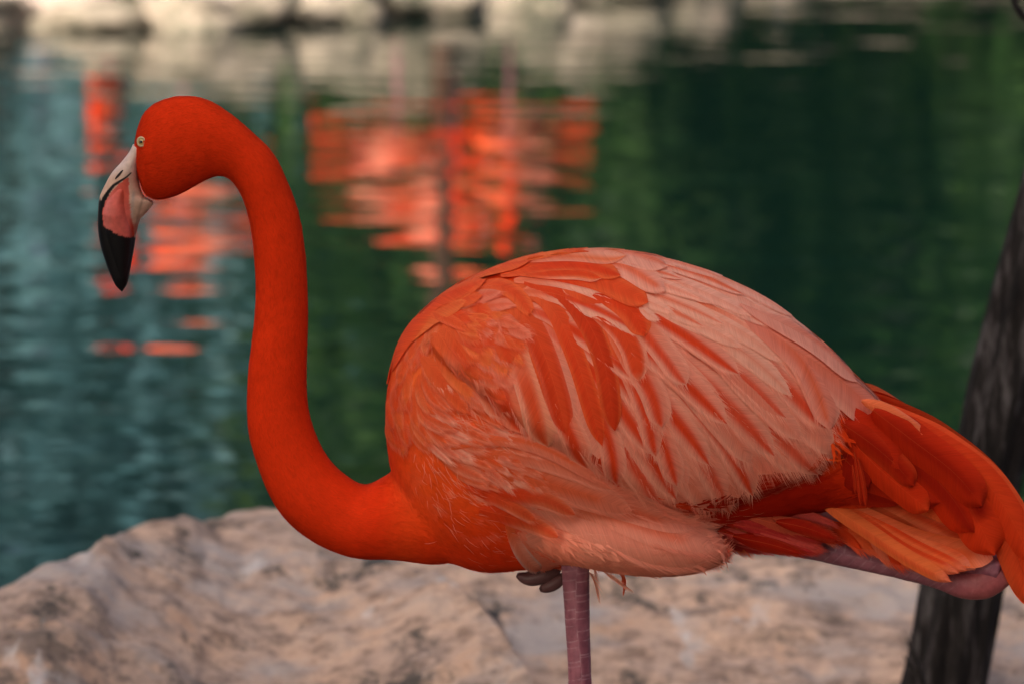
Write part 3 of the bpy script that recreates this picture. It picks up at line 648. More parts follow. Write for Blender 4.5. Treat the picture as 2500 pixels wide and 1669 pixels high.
# wing: small lining plumes as the part's own mesh, every feather a piece of it
def reg_wing(xd, c3): return np.where(in_wing(xd) & (c3[:, 1] < 0), 1.0, 0)
V, F, C = plumes(5000, reg_wing, lambda x: .007+0*x[:, 0], lambda x: .0014+0*x[:, 0], .0002, seed=14)
wing = link('wing', mesh_from('wing', V, F, C*.8+PINK*.15), bird, mDown)
def reg_th(xd, c3): return np.exp(-(((xd[:, 0]-1400)/170)**2+((xd[:, 1]-1240)/60)**2))*(c3[:, 1] < 0)
V, F, C = plumes(2500, reg_th, lambda x: .006+0*x[:, 0], lambda x: .0010+0*x[:, 0], .0001, seed=15, jit=.3)
thigh = link('thigh', mesh_from('thigh', V, F, C), bird, mDown)
def reg_tl(xd, c3): return smooth(1850, 2000, xd[:, 0])+.3*smooth(1500, 1600, xd[:, 0])*(xd[:, 1] > 1150)
V, F, C = plumes(2500, reg_tl, lambda x: .02+0*x[:, 0], lambda x: .003+0*x[:, 0], .0012, seed=16, jit=.3)
tail = link('tail', mesh_from('tail', V, F, C), bird, mDown)
par = {'wing': wing, 'thigh': thigh, 'tail': tail}
for kind, me in feath: link('feather', me, par[kind], mFeather)
# the far wing, the same plumage mirrored across the body, joined
def join_raw(L, mir=1):
    Vs, Fs, Cs, Us, o = [], [], [], [], 0
    for V, F, C, U in L:
        Vs.append(V*np.array([1, mir, 1])); Fs += [tuple(i+o for i in f) for f in F]; Cs.append(C); Us.append(U); o += len(V)
    return np.vstack(Vs), Fs, np.vstack(Cs), np.vstack(Us)
far_me = mesh_from('far_wing_feathers', *join_raw(ALLF, -1))
link('far_wing_feathers', far_me, bird, mFeather, kind='stuff')

# ---------------------------------------------------------------- bill
BO = Z6([(372,190),(340,255),(270,345),(190,435),(130,540),(85,640),(72,720),(66,830),(70,940),(92,1070),(135,1210),(180,1330),(225,1420),(275,1468)])   # outer ridge
BI = Z6([(470,225),(430,380),(425,520),(470,640),(550,690),(500,770),(440,835),(418,900),(400,970),(385,1080),(365,1190),(345,1300),(322,1400),(281,1468)])  # inner side
def bill_loft(out, inn, ys, yc, n, seg, colf):
    a = spline(out, n); b_ = spline(inn, n); t = np.linspace(0, 1, n); S = []
    for i in range(n):
        A = P(*a[i], yc); B = P(*b_[i], yc); k = np.interp(t[i], *ys); S.append(((A+B)/2, (A-B)/2, Vector((0, k, 0))))
    V, F = loft(S, seg); p = proj(V); c = colf(np.stack([(p[:, 0]-220)*3.5625, (p[:, 1]-300)*3.5625], 1), V)
    return V-BLn, F, c
BP = np.array([.66,.50,.42]); BPK = np.array([.66,.42,.30]); BK = np.array([.004,.004,.005]); KP = np.array([.66,.13,.10])
def mixm(c, col, m_): m_ = np.clip(m_, 0, 1)[:, None]; return c*(1-m_)+np.asarray(col)*m_
LOz = [(325,480),(250,535),(180,610),(130,690),(106,780),(112,860),(120,960),(150,1080),(195,1220),(235,1340),(268,1420)]
LIz = [(338,482),(338,600),(345,690),(352,760),(362,840),(378,900),(385,970),(378,1060),(358,1180),(330,1310),(290,1420)]
def c_lo(z, V):
    x, y = z[:, 0], z[:, 1]; c = np.tile(KP, (len(z), 1)); c = mixm(c, [.62,.075,.035], np.exp(-((x-290)/50)**2)*.7*smooth(900, 600, y)); c = mixm(c, [.36,.03,.015], smooth(800, 880, y)*smooth(325, 370, x))
    c = mixm(c, [.70,.20,.17], np.exp(-((x-150)/35)**2)*.6)
    edge = np.interp(x, [60, 100, 135, 170, 235, 330, 400], [800, 870, 915, 930, 972, 1000, 988])+4*np.sin(x*.13)+3*np.sin(x*.31+1)+2.5*np.sin(x*.71)
    return mixm(c, BK, smooth(edge-4, edge+5, y))
def c_up(z, V):
    c = np.tile(BP, (len(z), 1)); x, y = z[:, 0], z[:, 1]
    c = mixm(c, BPK, smooth(380, 520, y)*.9); c = mixm(c, BPK*.8, smooth(640, 800, y)*.6)
    c = mixm(c, BP*.72, np.exp(-((x-375-(y-640)*-.1)/14)**2)*smooth(560, 640, y)); c = mixm(c, BPK*.55, np.exp(-((x-430+(y-760)*.25)/10)**2)*smooth(600, 660, y))
    gl = np.array([(355,437),(320,470),(260,510),(205,545),(160,600),(125,660),(105,740),(100,800)])
    d = polydist(z, gl); w_ = np.interp(z[:, 1], [437, 520, 600, 700], [5, 11, 16, 24]); c = mixm(c, BK, smooth(w_+4, w_-3, d))
    left = x < np.interp(y, [640, 700, 800], [88, 100, 112]); c = mixm(c, BK, smooth(620, 690, y)*left)
    edge = np.interp(x, [60, 100, 170, 235, 330, 400], [700, 840, 930, 975, 1000, 990])+4*np.sin(x*.13)+3*np.sin(x*.31+1)+2.5*np.sin(x*.71)
    c = mixm(c, BK, smooth(edge-5, edge+8, y)); c = mixm(c, [.42,.08,.05], smooth(850, 900, y)*smooth(980, 960, y)*(x > 350)*.8)
    cl_ = c_lo(z, V); ins_ = inpoly(z, np.array(LOz+LIz[::-1])); c[ins_] = cl_[ins_]
    return c
V, F, C = bill_loft(BO, BI, ([0, .15, .4, .7, .9, 1], [.012, .0145, .0125, .010, .0065, .0012]), 0, 150, 96, c_up)
bill = link('bill', mesh_from('bill', V, F, C), bird, mBill)
LO, LI = Z6(LOz), Z6(LIz)
V, F, C = bill_loft(LO, LI, ([0, .12, .35, .7, .9, 1], [.006, .0148, .0170, .0115, .007, .002]), 0, 120, 80, c_lo)
link('lower_mandible', mesh_from('lower_mandible', V, F, C), bird, mBill)
def blob_mesh(name, pts, rad, seg=10, n=16, off=BLn):
    q = spline(pts, n); t = np.gradient(q, axis=0); S = []
    for i in range(n):
        d = t[i]/np.linalg.norm(t[i]); a = np.cross(d, [0, 1, .1]); a /= np.linalg.norm(a); b_ = np.cross(d, a)
        k = max(.05, math.sin(math.pi*min(max((i+.4)/(n-.2), 0), 1)))**.5; S.append((q[i], a*rad*k, b_*rad*k))
    V, F = loft(S, seg); return mesh_from(name, V-off, F)
# nostril slit and gape line lie on the side of the bill
bb = BVHTree.FromPolygons([tuple(v) for v in (np.array([x.co for x in bill.data.vertices])+BLn).tolist()], [tuple(p.vertices) for p in bill.data.polygons])
def on_bill(z):
    p_ = Z6([z])[0]; loc = bb.ray_cast(CAMV, ray(*p_).normalized())[0]; return np.array(loc if loc is not None else P(*p_, -.01))
link('nostril', blob_mesh('nostril', [on_bill(z) for z in ((286,412),(255,450),(218,492))], .0011), bill, mSlit)
# eye
hz = hit(345.5, 346.6); ec = hz[0] if hz else P(345.5, 346.6, -.01); en = (Vector((-.12, -1, .05))).normalized()
def ball(name, c_, r, flatn=1.0, nrm=en, seg=24):
    V = []; rings = 14; q_ = nrm.to_track_quat('Z', 'Y')
    for i in range(rings+1):
        a = math.pi*i/rings
        for j in range(seg): b_ = 2*math.pi*j/seg; V.append(tuple(Vector(c_)+q_ @ Vector((math.sin(a)*math.cos(b_)*r, math.sin(a)*math.sin(b_)*r, math.cos(a)*r*flatn))))
    return mesh_from(name, np.array(V)-BLn, grid_faces(rings+1, seg, 0, True))
for sgn in (1, -1):
    e0 = Vector((ec.x, ec.y*sgn, ec.z)); nr = Vector((en.x, en.y*sgn, en.z))
    eye = link('eye', ball('eye', e0+nr*.0006, .0027, .8, nr), bird, mIris)
    link('pupil', ball('pupil', e0+nr*.0026, 0.0013, .6, nr), eye, mPupil)
    V, F = [], []; q_ = nr.to_track_quat('Z', 'Y')
    for i in range(28):
        a = 2*math.pi*i/28
        for j in range(8): b_ = 2*math.pi*j/8; rr = .0032+.0010*math.cos(b_); V.append(tuple(e0+q_ @ Vector((rr*math.cos(a)*.92, rr*math.sin(a)*1.08, .0014+.0011*math.sin(b_)))))
    F = [((i*8+j), (i*8+(j+1) % 8), ((i+1) % 28)*8+(j+1) % 8, ((i+1) % 28)*8+j) for i in range(28) for j in range(8)]
    link('eyelid', mesh_from('eyelid', np.array(V)-BLn, F), eye, mLid)

# ---------------------------------------------------------------- legs
LEG = np.array([.34,.125,.155]); LEGL = np.array([.55,.36,.38]); LEGD = np.array([.20,.05,.08])
def leg_mesh(name, pts, radii, ring=.0086, nlen=300, seg=96, phase=0., yflat=.95, slant=.25, groove=.0003, lines=1.0, cmul=1.0, joint=False):
    q = spline([(*p_, r_) for p_, r_ in zip(pts, radii)], nlen); pos = q[:, :3]; rad = q[:, 3]; t = np.gradient(pos, axis=0); t /= np.linalg.norm(t, axis=1)[:, None]
    s = np.r_[0, np.cumsum(np.linalg.norm(np.diff(pos, axis=0), axis=1))]; V = np.zeros((nlen, seg, 3)); C = np.zeros((nlen, seg, 3)); th = np.linspace(0, 2*math.pi, seg, endpoint=False)
    r = np.random.default_rng(4); jr = r.normal(0, .0018, 400); jl = r.normal(0, .0018, 400)
    for i in range(nlen):
        a = np.cross(t[i], [0, 1, 0]); a /= np.linalg.norm(a); b_ = np.cross(a, t[i])
        # front row (camera facing left) and back row of scutes; centre seam runs down the side
        ca = np.cos(th); seam = .12*math.sin(s[i]*60); left = ca < seam
        s1 = s[i]+slant*.0085*ca*(1.2 if True else 1); k = np.where(left, s1/ring+.5, (s[i]+.0004)/ring+1.05)
        ki = np.round(k).astype(int) % 400; off = np.where(left, jl[ki], jr[ki])/ring
        d = np.abs((k+off) % 1-.5)*ring; g1 = smooth(.0009, .00025, .5*ring-d) if False else smooth(.00085, .0002, np.abs(((k+off+.5) % 1)-.5)*ring)
        g2 = smooth(.045, .012, np.abs(ca-seam))*(np.abs(np.sin(th)) > .3)
        g = np.maximum(g1, g2*.9)*(.55+.45*vnoise(np.stack([np.full(seg, s[i]*260), ca*3, np.sin(th)*3], 1), 2).clip(-1, 1))
        rr = rad[i]*(1+.02*vnoise(np.stack([np.full(seg, s[i]*80), ca*2, np.sin(th)*2], 1), 5))-groove*g
        V[i] = pos[i]+np.outer(ca*rr, a)+np.outer(np.sin(th)*rr*yflat, b_)
        bl_ = vnoise(np.stack([np.full(seg, s[i]*120), ca*2.5, np.sin(th)*2.5], 1), 7)[:, None]
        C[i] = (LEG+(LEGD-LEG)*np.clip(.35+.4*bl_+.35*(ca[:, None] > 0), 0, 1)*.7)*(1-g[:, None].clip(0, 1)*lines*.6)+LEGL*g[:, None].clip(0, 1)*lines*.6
    F = grid_faces(nlen, seg, 0, True)+[tuple(range(seg))[::-1], tuple(range((nlen-1)*seg, nlen*seg))]
    if joint: C += (np.array([.42,.09,.085])-C)*(smooth(.80, .93, s/s[-1])*.75)[:, None, None]
    return mesh_from(name, V.reshape(-1, 3)-BLn, F, C.reshape(-1, 3)*cmul)
yl = -.032
top, bot = P(1403, 1330, yl), P(1416, 1669, yl); foot = Vector((bot.x+.004, yl, GROUND_Z+.012)); dz = (bot.z-foot.z)
leg = link('leg', leg_mesh('leg', [P(1398, 1270, yl), top, P(1409, 1500, yl), bot, Vector((bot.x+.002, yl, foot.z+dz*.62)), Vector((bot.x+.003, yl, foot.z+dz*.5)), Vector((bot.x+.003, yl, foot.z+dz*.4)), Vector((bot.x+.003, yl, foot.z+.03)), foot],
      [.0142, .0125, .0105, .0098, .0105, .0155, .0105, .0085, .010], nlen=420, seg=88), bird, mSkin)
# webbed foot flat on the ground
def foot_parts(at, heading, parent, sc=1.0):
    toes = []
    for k, (an, L) in enumerate([(-32, .072), (0, .082), (32, .070), (180, .018)]):
        a = heading+R(an); q = [at+Vector((math.cos(a)*L*f, math.sin(a)*L*f, -.004-.003*f)) for f in (0, .5, .8, 1)]
        link('toe', blob_mesh('toe', [tuple(v) for v in q], .0055), parent, mSkinD); toes.append(q)
    for i in (0, 1):
        a, b_ = toes[i], toes[i+1]; mid = (a[2]+b_[2])/2*.75+at*.25
        link('web', mesh_from('web', np.array([tuple(at), tuple(a[1]), tuple(a[2]), tuple(mid), tuple(b_[2]), tuple(b_[1])])-BLn, [(0, 1, 2, 3), (0, 3, 4, 5)]), parent, mSkinD)
mSkinD = flat('toe_skin', (.12, .05, .05), .5, .4)
foot_parts(foot, math.pi, leg)
# the folded leg: shank running back to the ankle joint under the tail, foot tucked beside the belly
yk = .012
tl = [P(*Z5([z])[0], yk) for z in ((-700,720),(-300,745),(100,775),(350,792),(620,835),(900,895),(1150,955),(1300,1000),(1440,1035),(1540,1018),(1640,975),(1672,935))]
tr_ = [v*PXM for v in (20,22,26,29,33,33,31,30,38,43,30,12)]
leg2 = link('leg', leg_mesh('leg', tl, [r_ for r_ in tr_], ring=.0105, nlen=420, seg=72, slant=-.6, lines=.8, cmul=.85, joint=True), bird, mSkin)
# upper part of the folded leg, hidden in the plumes
link('shin', leg_mesh('shin', [P(*Z5([z])[0], yk-.002) for z in ((1600,960),(1300,850),(900,700),(400,620),(-200,560))], [.012,.010,.011,.014,.02], nlen=120, seg=32, lines=.4), leg2, mSkin)
for pts, rad in (([(1185,1318),(1215,1326),(1250,1318),(1285,1305)], .0068), ([(1238,1352),(1256,1344),(1275,1334),(1300,1316)], .0062), ([(1200,1322),(1228,1312),(1260,1305),(1290,1298)], .0048)):
    mname = 'toe'; q = [tuple(P(x*D, y*D, .006)) for x, y in pts]
    link('toe', blob_mesh('toe', q, rad, 14, 20), leg2, mSkinD)

# ================================================================== ROCKS, GROUND, WATER
mRock, n, b = mat('pitted_limestone', .9, .2)
c1 = ramp(n, noise_t(n, 4.2, 7, .62), [(.30, (.25,.185,.145)), (.42, (.44,.315,.245)), (.54, (.55,.375,.27)), (.68, (.40,.325,.28))])
g1 = ramp(n, noise_t(n, 26, 5, .7), [(.36, (.50,.48,.48)), (.5, (.98,.96,.95)), (.66, (1.25,1.24,1.23))])
c2 = mixc(n, 1.0, c1, g1, 'MULTIPLY')
og = ramp(n, noise_t(n, 13, 4, .6), [(.56, (0,0,0)), (.68, (1,1,1))]); c3 = mixc(n, og, c2, (.56,.35,.235))
gy = ramp(n, noise_t(n, 3.5, 6, .66, stretch=(1, 1.4, 1)), [(.50, (0,0,0)), (.62, (.85,.85,.85))]); c3 = mixc(n, gy, c3, (.43,.37,.34))
dk = ramp(n, noise_t(n, 8, 8, .74, stretch=(1, .7, 1)), [(.535, (0,0,0)), (.62, (1,1,1))]); c4 = mixc(n, dk, c3, (.085,.072,.06))
wh = ramp(n, noise_t(n, 5, 4, .6, stretch=(2.2, .9, 1)), [(.60, (0,0,0)), (.70, (1,1,1))]); c5 = mixc(n, wh, c4, (.66,.60,.56))
n.links.new(c5, b.inputs['Base Color']); bump(n, b, noise_t(n, 40, 8, .7), .010, .8)

def fbm(x, y, z, o=5, rgh=.55):
    s, a, f = 0, 1, 1
    for _ in range(o): s += a*noise.noise(Vector((x*f, y*f, z*f))); a *= rgh; f *= 2.03
    return s
def boulder(name, edge, front, sidef, ztop, seed, label, nx=230, ny=130, amp=.017):
    """edge: pixels+depth of the far rim; the top rolls forward to `front` and drops behind"""
    e = spline([(*P(px, py, y)[:],) for px, py, y in edge], nx); V = []
    for i in range(nx):
        ex, ey, ez = e[i]
        for j in range(ny):
            t = j/(ny-1)
            if t < .18:     # back face
                k = 1-t/.18; y = ey+.05+.16*k**.6; z = ez-.03-.85*k**1.3*(1)
            else:
                k = (t-.18)/.82; y = ey+(front-ey)*k; z = ez+(ztop(k))
            x = ex*(1+.0*t)
            if t >= .18: z -= .02*max(0, 1-((t-.18)/.06))**2
            sx_ = min(1, sidef(i/(nx-1), k if t >= .18 else 0)); z = z-(1-sx_)**2*.5
            h = fbm(x*3.2+seed, y*3.2, seed*.7, 6, .55)*amp+abs(fbm(x*9, y*9+seed, 1.3, 3))*-.35*amp+.3*amp*fbm(x*26, y*26, seed, 2)
            V.append((x+fbm(x*4, z*4, seed+5, 3)*.03, y+fbm(y*5, z*5, seed+9, 3)*.03, z+h))
    me = mesh_from(name, np.array(V), grid_faces(nx, ny))
    return link(name, me, None, mRock, label=label, category='rock')
boulder('boulder', [(-900,1620,.8),(-350,1510,.95),(0,1410,1.08),(105,1358,1.14),(190,1326,1.2),(255,1274,1.3),(320,1246,1.4),(430,1240,1.48),(520,1238,1.55),(610,1236,1.6),(700,1240,1.6),(820,1280,1.55),(960,1330,1.45),(1060,1380,1.32),(1170,1455,1.16),(1290,1560,.98),(1400,1700,.8)],
        .62, lambda s, k: min(1, s*8, (1-s)*22+.6), lambda k: -.03*k-.25*k**3, 2.0, 'broad tan and orange mottled boulder at the left, sloping into the water below the head')
boulder('boulder', [(880,1290,1.74),(1050,1262,1.74),(1300,1252,1.78),(1600,1262,1.8),(1900,1268,1.8),(2250,1262,1.8),(2600,1255,1.8),(3200,1300,1.7)],
        .60, lambda s, k: min(1, s*10+.5, (1-s)*10), lambda k: -.05*k-.22*k**2.5, 11.0, 'pale grey-brown boulder with dark hollows behind the standing leg and the tree trunk')

# the near bank under the bird and the camera
mEarth, n, b = mat('bank_earth', .95, .15)
c = ramp(n, noise_t(n, 6, 7, .65), [(.3, (.07,.055,.04)), (.5, (.13,.10,.075)), (.7, (.20,.16,.12))]); n.links.new(c, b.inputs['Base Color']); bump(n, b, noise_t(n, 60, 6), .01, .7)
V = []; nx, ny = 160, 120
for i in range(nx):
    for j in range(ny):
        x = -14+28*i/(nx-1); y = -9+10.6*j/(ny-1)
        z = GROUND_Z-.008+(.05*fbm(x*.8, y*.8, 3)+.25*max(0, -y-1)*.12)*min(1, math.hypot(x-.07, y)*1.2)-.9*smooth(.75, 1.55, y)
        V.append((x, y, z))
link('ground', mesh_from('ground', np.array(V), grid_faces(nx, ny)), None, mEarth, kind='structure')

# water
mWater, n, b = mat('pond_water', .035, .5)
b.inputs['Base Color'].default_value = (.002, .009, .007, 1); b.inputs['IOR'].default_value = 1.333
tc = n.nodes.new('ShaderNodeTexCoord')
mpw = n.nodes.new('ShaderNodeMapping'); mpw.inputs['Rotation'].default_value = (0, 0, .12); n.links.new(tc.outputs['Object'], mpw.inputs[0])
w1 = noise_t(n, 1.0, .6, .5, mpw.outputs[0], (1.7, 3.6, 1)); mp4 = n.nodes.new('ShaderNodeMapping'); mp4.inputs['Rotation'].default_value = (0, 0, -.5); n.links.new(tc.outputs['Object'], mp4.inputs[0]); w4 = noise_t(n, 1.0, .5, .5, mp4.outputs[0], (2.6, 3.0, 1)); w2 = noise_t(n, 1.0, 2, .5, tc.outputs['Object'], (4.5, 11, 1)); w3 = noise_t(n, 1.0, 3, .6, tc.outputs['Object'], (.5, 1.1, 1))
def mth(op, a, b_):
    m_ = N(n, 'ShaderNodeMath', operation=op)
    for s_, v_ in zip(m_.inputs, (a, b_)):
        if isinstance(v_, (int, float)): s_.default_value = v_
        else: n.links.new(v_, s_)
    return m_.outputs[0]
h = mth('ADD', mth('MULTIPLY', w1, .0075), mth('ADD', mth('MULTIPLY', w2, .00005), mth('ADD', mth('MULTIPLY', w3, .009), mth('MULTIPLY', w4, .0034))))
bp = N(n, 'ShaderNodeBump', Distance=1.0, Strength=1.0); n.links.new(h, bp.inputs['Height']); n.links.new(bp.outputs[0], b.inputs['Normal'])
V = [(-60, .4, 0), (60, .4, 0), (60, 60, 0), (-60, 60, 0)]
link('water', mesh_from('water', V, [(0, 1, 2, 3)]), None, mWater, kind='structure')
mBed = flat('pond_bed', (.05, .05, .035), .9); link('pond_bed', mesh_from('pond_bed', [(-80,-12,-.95),(80,-12,-.95),(80,80,-.95),(-80,80,-.95)], [(0,1,2,3)]), None, mBed, kind='structure')

# far bank: pale sunlit earth and a rim of stones
mSand, n, b = mat('pale_sandy_bank', .95, .1)
c = ramp(n, noise_t(n, 1.6, 6, .65), [(.32, (.24,.19,.14)), (.5, (.42,.34,.28)), (.7, (.62,.53,.46))]); n.links.new(c, b.inputs['Base Color']); bump(n, b, noise_t(n, 20, 5), .03, .6)
def shore(x):
    t = min(1, max(0, (x+1.7)/2.2)); return 14.55+1.75*t*t*(3-2*t)+.12*max(0, x)+.12*math.sin(x*2.1)+3.6*smooth(.3, 1.9, x)
V = []; nx, ny = 160, 50
for i in range(nx):
    x = -30+60*i/(nx-1)
    for j in range(ny):
        t = j/(ny-1); y = shore(max(min(x, 8), -8))+abs(x)*.0-.6+t**1.6*26; u_ = y-shore(max(min(x, 8), -8))
        z = -.5+.62*smooth(-.6, .9, u_)+.06*min(u_, 5)*(u_ > 0)+.05*fbm(x*.9, y*.9, 5, 4)*smooth(0, 1, u_); V.append((x, y, z))
link('far_bank', mesh_from('far_bank', np.array(V), grid_faces(nx, ny)), None, mSand, kind='structure')
mStone, n, b = mat('bank_stone', .9, .2)
c = ramp(n, noise_t(n, 4, 6, .7), [(.36, (.04,.045,.03)), (.47, (.18,.16,.115)), (.6, (.36,.30,.23)), (.75, (.54,.45,.37))]); n.links.new(c, b.inputs['Base Color']); bump(n, b, noise_t(n, 12, 6, .7), .05, .9)
def stone_mesh(seed, rx, ry, rz):
    V = []; nu, nvv = 22, 30
    for i in range(nu):
        a = math.pi*i/(nu-1)
        for j in range(nvv):
            b_ = 2*math.pi*j/nvv; d = Vector((math.sin(a)*math.cos(b_), math.sin(a)*math.sin(b_), math.cos(a)))
            k = 1+.35*fbm(d.x*1.3+seed, d.y*1.3, d.z*1.3, 4); s_ = max(abs(d.x), abs(d.y), abs(d.z))**-.45; V.append((d.x*rx*k*s_, d.y*ry*k*s_, d.z*rz*k*s_))
    return mesh_from('bank_stone', V, grid_faces(nu, nvv, 0, True))
stones = [(-3.4,.35,.5,.3,.2),(-2.55,.15,.42,.3,.17),(-1.95,.1,.3,.25,.13),(-1.4,.12,.34,.3,.2),(-.9,.2,.28,.25,.24),(-.45,.1,.3,.3,.16),(.0,.18,.34,.3,.22),(.5,.1,.3,.25,.18),(.95,.2,.32,.3,.24),(1.5,.15,.36,.3,.2),
          (-1.6,.9,.4,.35,.3),(-.6,.95,.42,.35,.34),(.4,1.0,.4,.35,.32),(2.2,.2,.36,.3,.12),(3.0,.3,.5,.3,.10),(3.9,.2,.4,.35,.12)]
where = ['low pale stone at the waterline in the upper left corner','broad pale stone on the far shore left of the head','small flat stone on the far shore above the head','rounded stone on the far shore above the neck','upright mossy stone on the far shore above the neck',
  'flat stone on the far shore between head and back','tan stone on the far shore straight above the orange reflection','small stone on the far shore right of the orange reflection','tall tan stone on the far shore at the top middle','wide tan stone on the far shore at the top right of the middle',
  'large stone lying behind the waterline stones on the left','large stone lying behind the waterline stones in the middle','large stone lying behind the waterline stones on the right','tan stone on the far shore mirrored as short streaks at the top right','pale stone on the far shore mirrored as long streaks at the top right','farthest pale stone along the shore at the right']
for i, (x, dy, rx, ry, rz) in enumerate(stones):
    rz *= .72; o = link('bank_stone', stone_mesh(i*3.1, rx, ry, rz), None, mStone, label=where[i], category='stone', group='stones along the far shore')
    o.location = (x, shore(x)+dy, rz*.45-.02+(.08 if dy > .5 else 0)); o.rotation_euler.z = i*1.3

# ================================================================== TREES
mLeaf, n, b = mat('leaf_green', .5, .4)
geo = n.nodes.new('ShaderNodeNewGeometry')
c = ramp(n, geo.outputs['Random Per Island'], [(0, (.014,.046,.007)), (.5, (.026,.075,.010)), (1, (.045,.10,.016))]); n.links.new(c, b.inputs['Base Color'])
tr = n.nodes.new('ShaderNodeBsdfTranslucent'); n.links.new(c, tr.inputs[0]); ms = N(n, 'ShaderNodeMixShader'); ms.inputs[0].default_value = .3
n.links.new(b.outputs[0], ms.inputs[1]); n.links.new(tr.outputs[0], ms.inputs[2]); n.links.new(ms.outputs[0], n.nodes['Material Output'].inputs[0])
mSkyTeal, n, b = mat('leaf_sky_teal', .6, .3)  # leaf blue chosen so the left water mirrors a dim teal sky
geo = n.nodes.new('ShaderNodeNewGeometry'); c = ramp(n, geo.outputs['Random Per Island'], [(0, (.045,.125,.15)), (.5, (.075,.185,.215)), (1, (.115,.25,.28))]); n.links.new(c, b.inputs['Base Color'])
mBark, n, b = mat('furrowed_bark', .9, .2)
c = ramp(n, noise_t(n, 22, 6, .65, stretch=(3.5, 3.5, .5)), [(.36, (.006,.005,.005)), (.52, (.022,.018,.017)), (.66, (.11,.10,.10))]); n.links.new(c, b.inputs['Base Color'])
bump(n, b, noise_t(n, 30, 6, .7, stretch=(3.5, 3.5, .35)), .015, 1.0)
def crown_mesh(seed, cx, cy, cz, rx, ry, rz, count, leaf, clumps=40, hollow=.35):
    r = np.random.default_rng(seed); cl = r.normal(size=(clumps, 3)); cl /= np.linalg.norm(cl, axis=1)[:, None]; cl *= r.uniform(hollow, 1, (clumps, 1))**.5
    cr = r.uniform(.16, .34, clumps); k = r.integers(0, clumps, count); d = r.normal(size=(count, 3))*.55
    p = cl[k]+d*cr[k][:, None]; p = p*np.array([rx, ry, rz])+np.array([cx, cy, cz])
    a = r.normal(size=(count, 3)); a /= np.linalg.norm(a, axis=1)[:, None]; b_ = np.cross(a, r.normal(size=(count, 3))); b_ /= np.linalg.norm(b_, axis=1)[:, None]
    L = leaf*r.uniform(.6, 1.3, (count, 1)); V = np.stack([p-a*L, p+b_*L*.42, p+a*L, p-b_*L*.42], 1).reshape(-1, 3); F = (np.arange(count)[:, None]*4+np.arange(4)).tolist()
    return mesh_from('crown', V, F, smooth_=False)
def limb(path, rad, seg=12, nl=26, rough=.06, seed=0):
    q = spline([(*p_, r_) for p_, r_ in zip(path, rad)], nl); t = np.gradient(q[:, :3], axis=0); V = []
    for i in range(nl):
        d = t[i]/np.linalg.norm(t[i]); a = np.cross(d, [.2, 1, 0]); a /= np.linalg.norm(a); b_ = np.cross(d, a)
        for j in range(seg):
            th = 2*math.pi*j/seg; k = 1+rough*fbm(math.cos(th)*1.5+seed, math.sin(th)*1.5, q[i, 2]*3, 3)+rough*.8*math.sin(th*9+seed+2*noise.noise(Vector((0, 0, q[i, 2]*4)))); V.append(q[i, :3]+(a*math.cos(th)+b_*math.sin(th))*q[i, 3]*k)
    return np.array(V), grid_faces(nl, seg, 0, True)
# the dark leaning trunk beside the tail
yt = 1.12
tp = [P(2296, 1700, yt), P(2350, 1430, yt), P(2404, 1180, yt), P(2460, 940, yt), P(2505, 740, yt), P(2560, 520, yt), P(2630, 250, yt), P(2690, 0, yt)]
base = tp[0]+(tp[0]-tp[1])*.5; base.z = .02; base.x -= .05
path = [tuple(base)]+[tuple(v) for v in tp]+[tuple(tp[-1]+Vector((.12, .1, .6))), tuple(tp[-1]+Vector((.2, .3, 1.6)))]
rad = [.062, .0475, .0455, .040, .042, .040, .038, .036, .034, .028, .012]
tree = link('leaning_tree', None, label='dark leaning tree trunk with furrowed bark behind the tail at the right edge', category='tree'); tree.location = base
V, F = limb(path, rad, 56, 240, .09, 3)
trunk = link('trunk', mesh_from('trunk', V-np.array(base), F), tree, mBark)
tv = Vector(path[-1])
for k, (dx, dy, dz) in enumerate([(-.5,.4,.5),(.6,.2,.6),(.1,.9,.4),(.3,-.3,.8)]):
    V, F = limb([tuple(tv-Vector((0, .15, .7+.1*k))), tuple(tv+Vector((dx*.4, dy*.4, dz*.2-.3))), tuple(tv+Vector((dx, dy, dz)))], [.018, .012, .004], 8, 12)
    link('limb', mesh_from('limb', V-np.array(base), F), trunk, mBark)
link('crown', (lambda m_: m_)(crown_mesh(5, tv.x+.5-base.x, tv.y+1.0-base.y, tv.z+.7-base.z, 1.1, 1.2, .8, 9000, .05)), tree, mLeaf)
tw = [P(2466, -40, yt-.05), P(2474, 4, yt-.05), P(2488, 26, yt-.05), P(2512, 52, yt-.05), P(2600, 80, yt)]
V, F = limb([tuple(v) for v in tw][::-1], [.006, .0042, .004, .003, .002], 8, 14); link('branch', mesh_from('branch', V-np.array(base), F), tree, mBark)
V, F = limb([tuple(P(2492, 40, yt-.05)), tuple(P(2480, 8, yt-.05)), tuple(P(2498, -30, yt-.05))], [.003, .0025, .0015], 8, 8); link('branch', mesh_from('branch', V-np.array(base), F), tree, mBark)
V, F = limb([tuple(P(2252, 1669, yt-.1)), tuple(P(2236, 1610, yt-.1)), tuple(P(2212, 1555, yt-.1))], [.005, .0035, .0008], 8, 10); V2_, F2_ = limb([tuple(P(2236, 1640, yt-.1)), tuple(P(2205, 1600, yt-.1))], [.003, .0008], 8, 6)
o_ = len(V); link('dead_twig', mesh_from('dead_twig', np.vstack([V, V2_])-0, F+[tuple(i+o_ for i in f) for f in F2_]), None, mBark, label='short dark dead twig sticking up at the foot of the leaning trunk', category='twig')

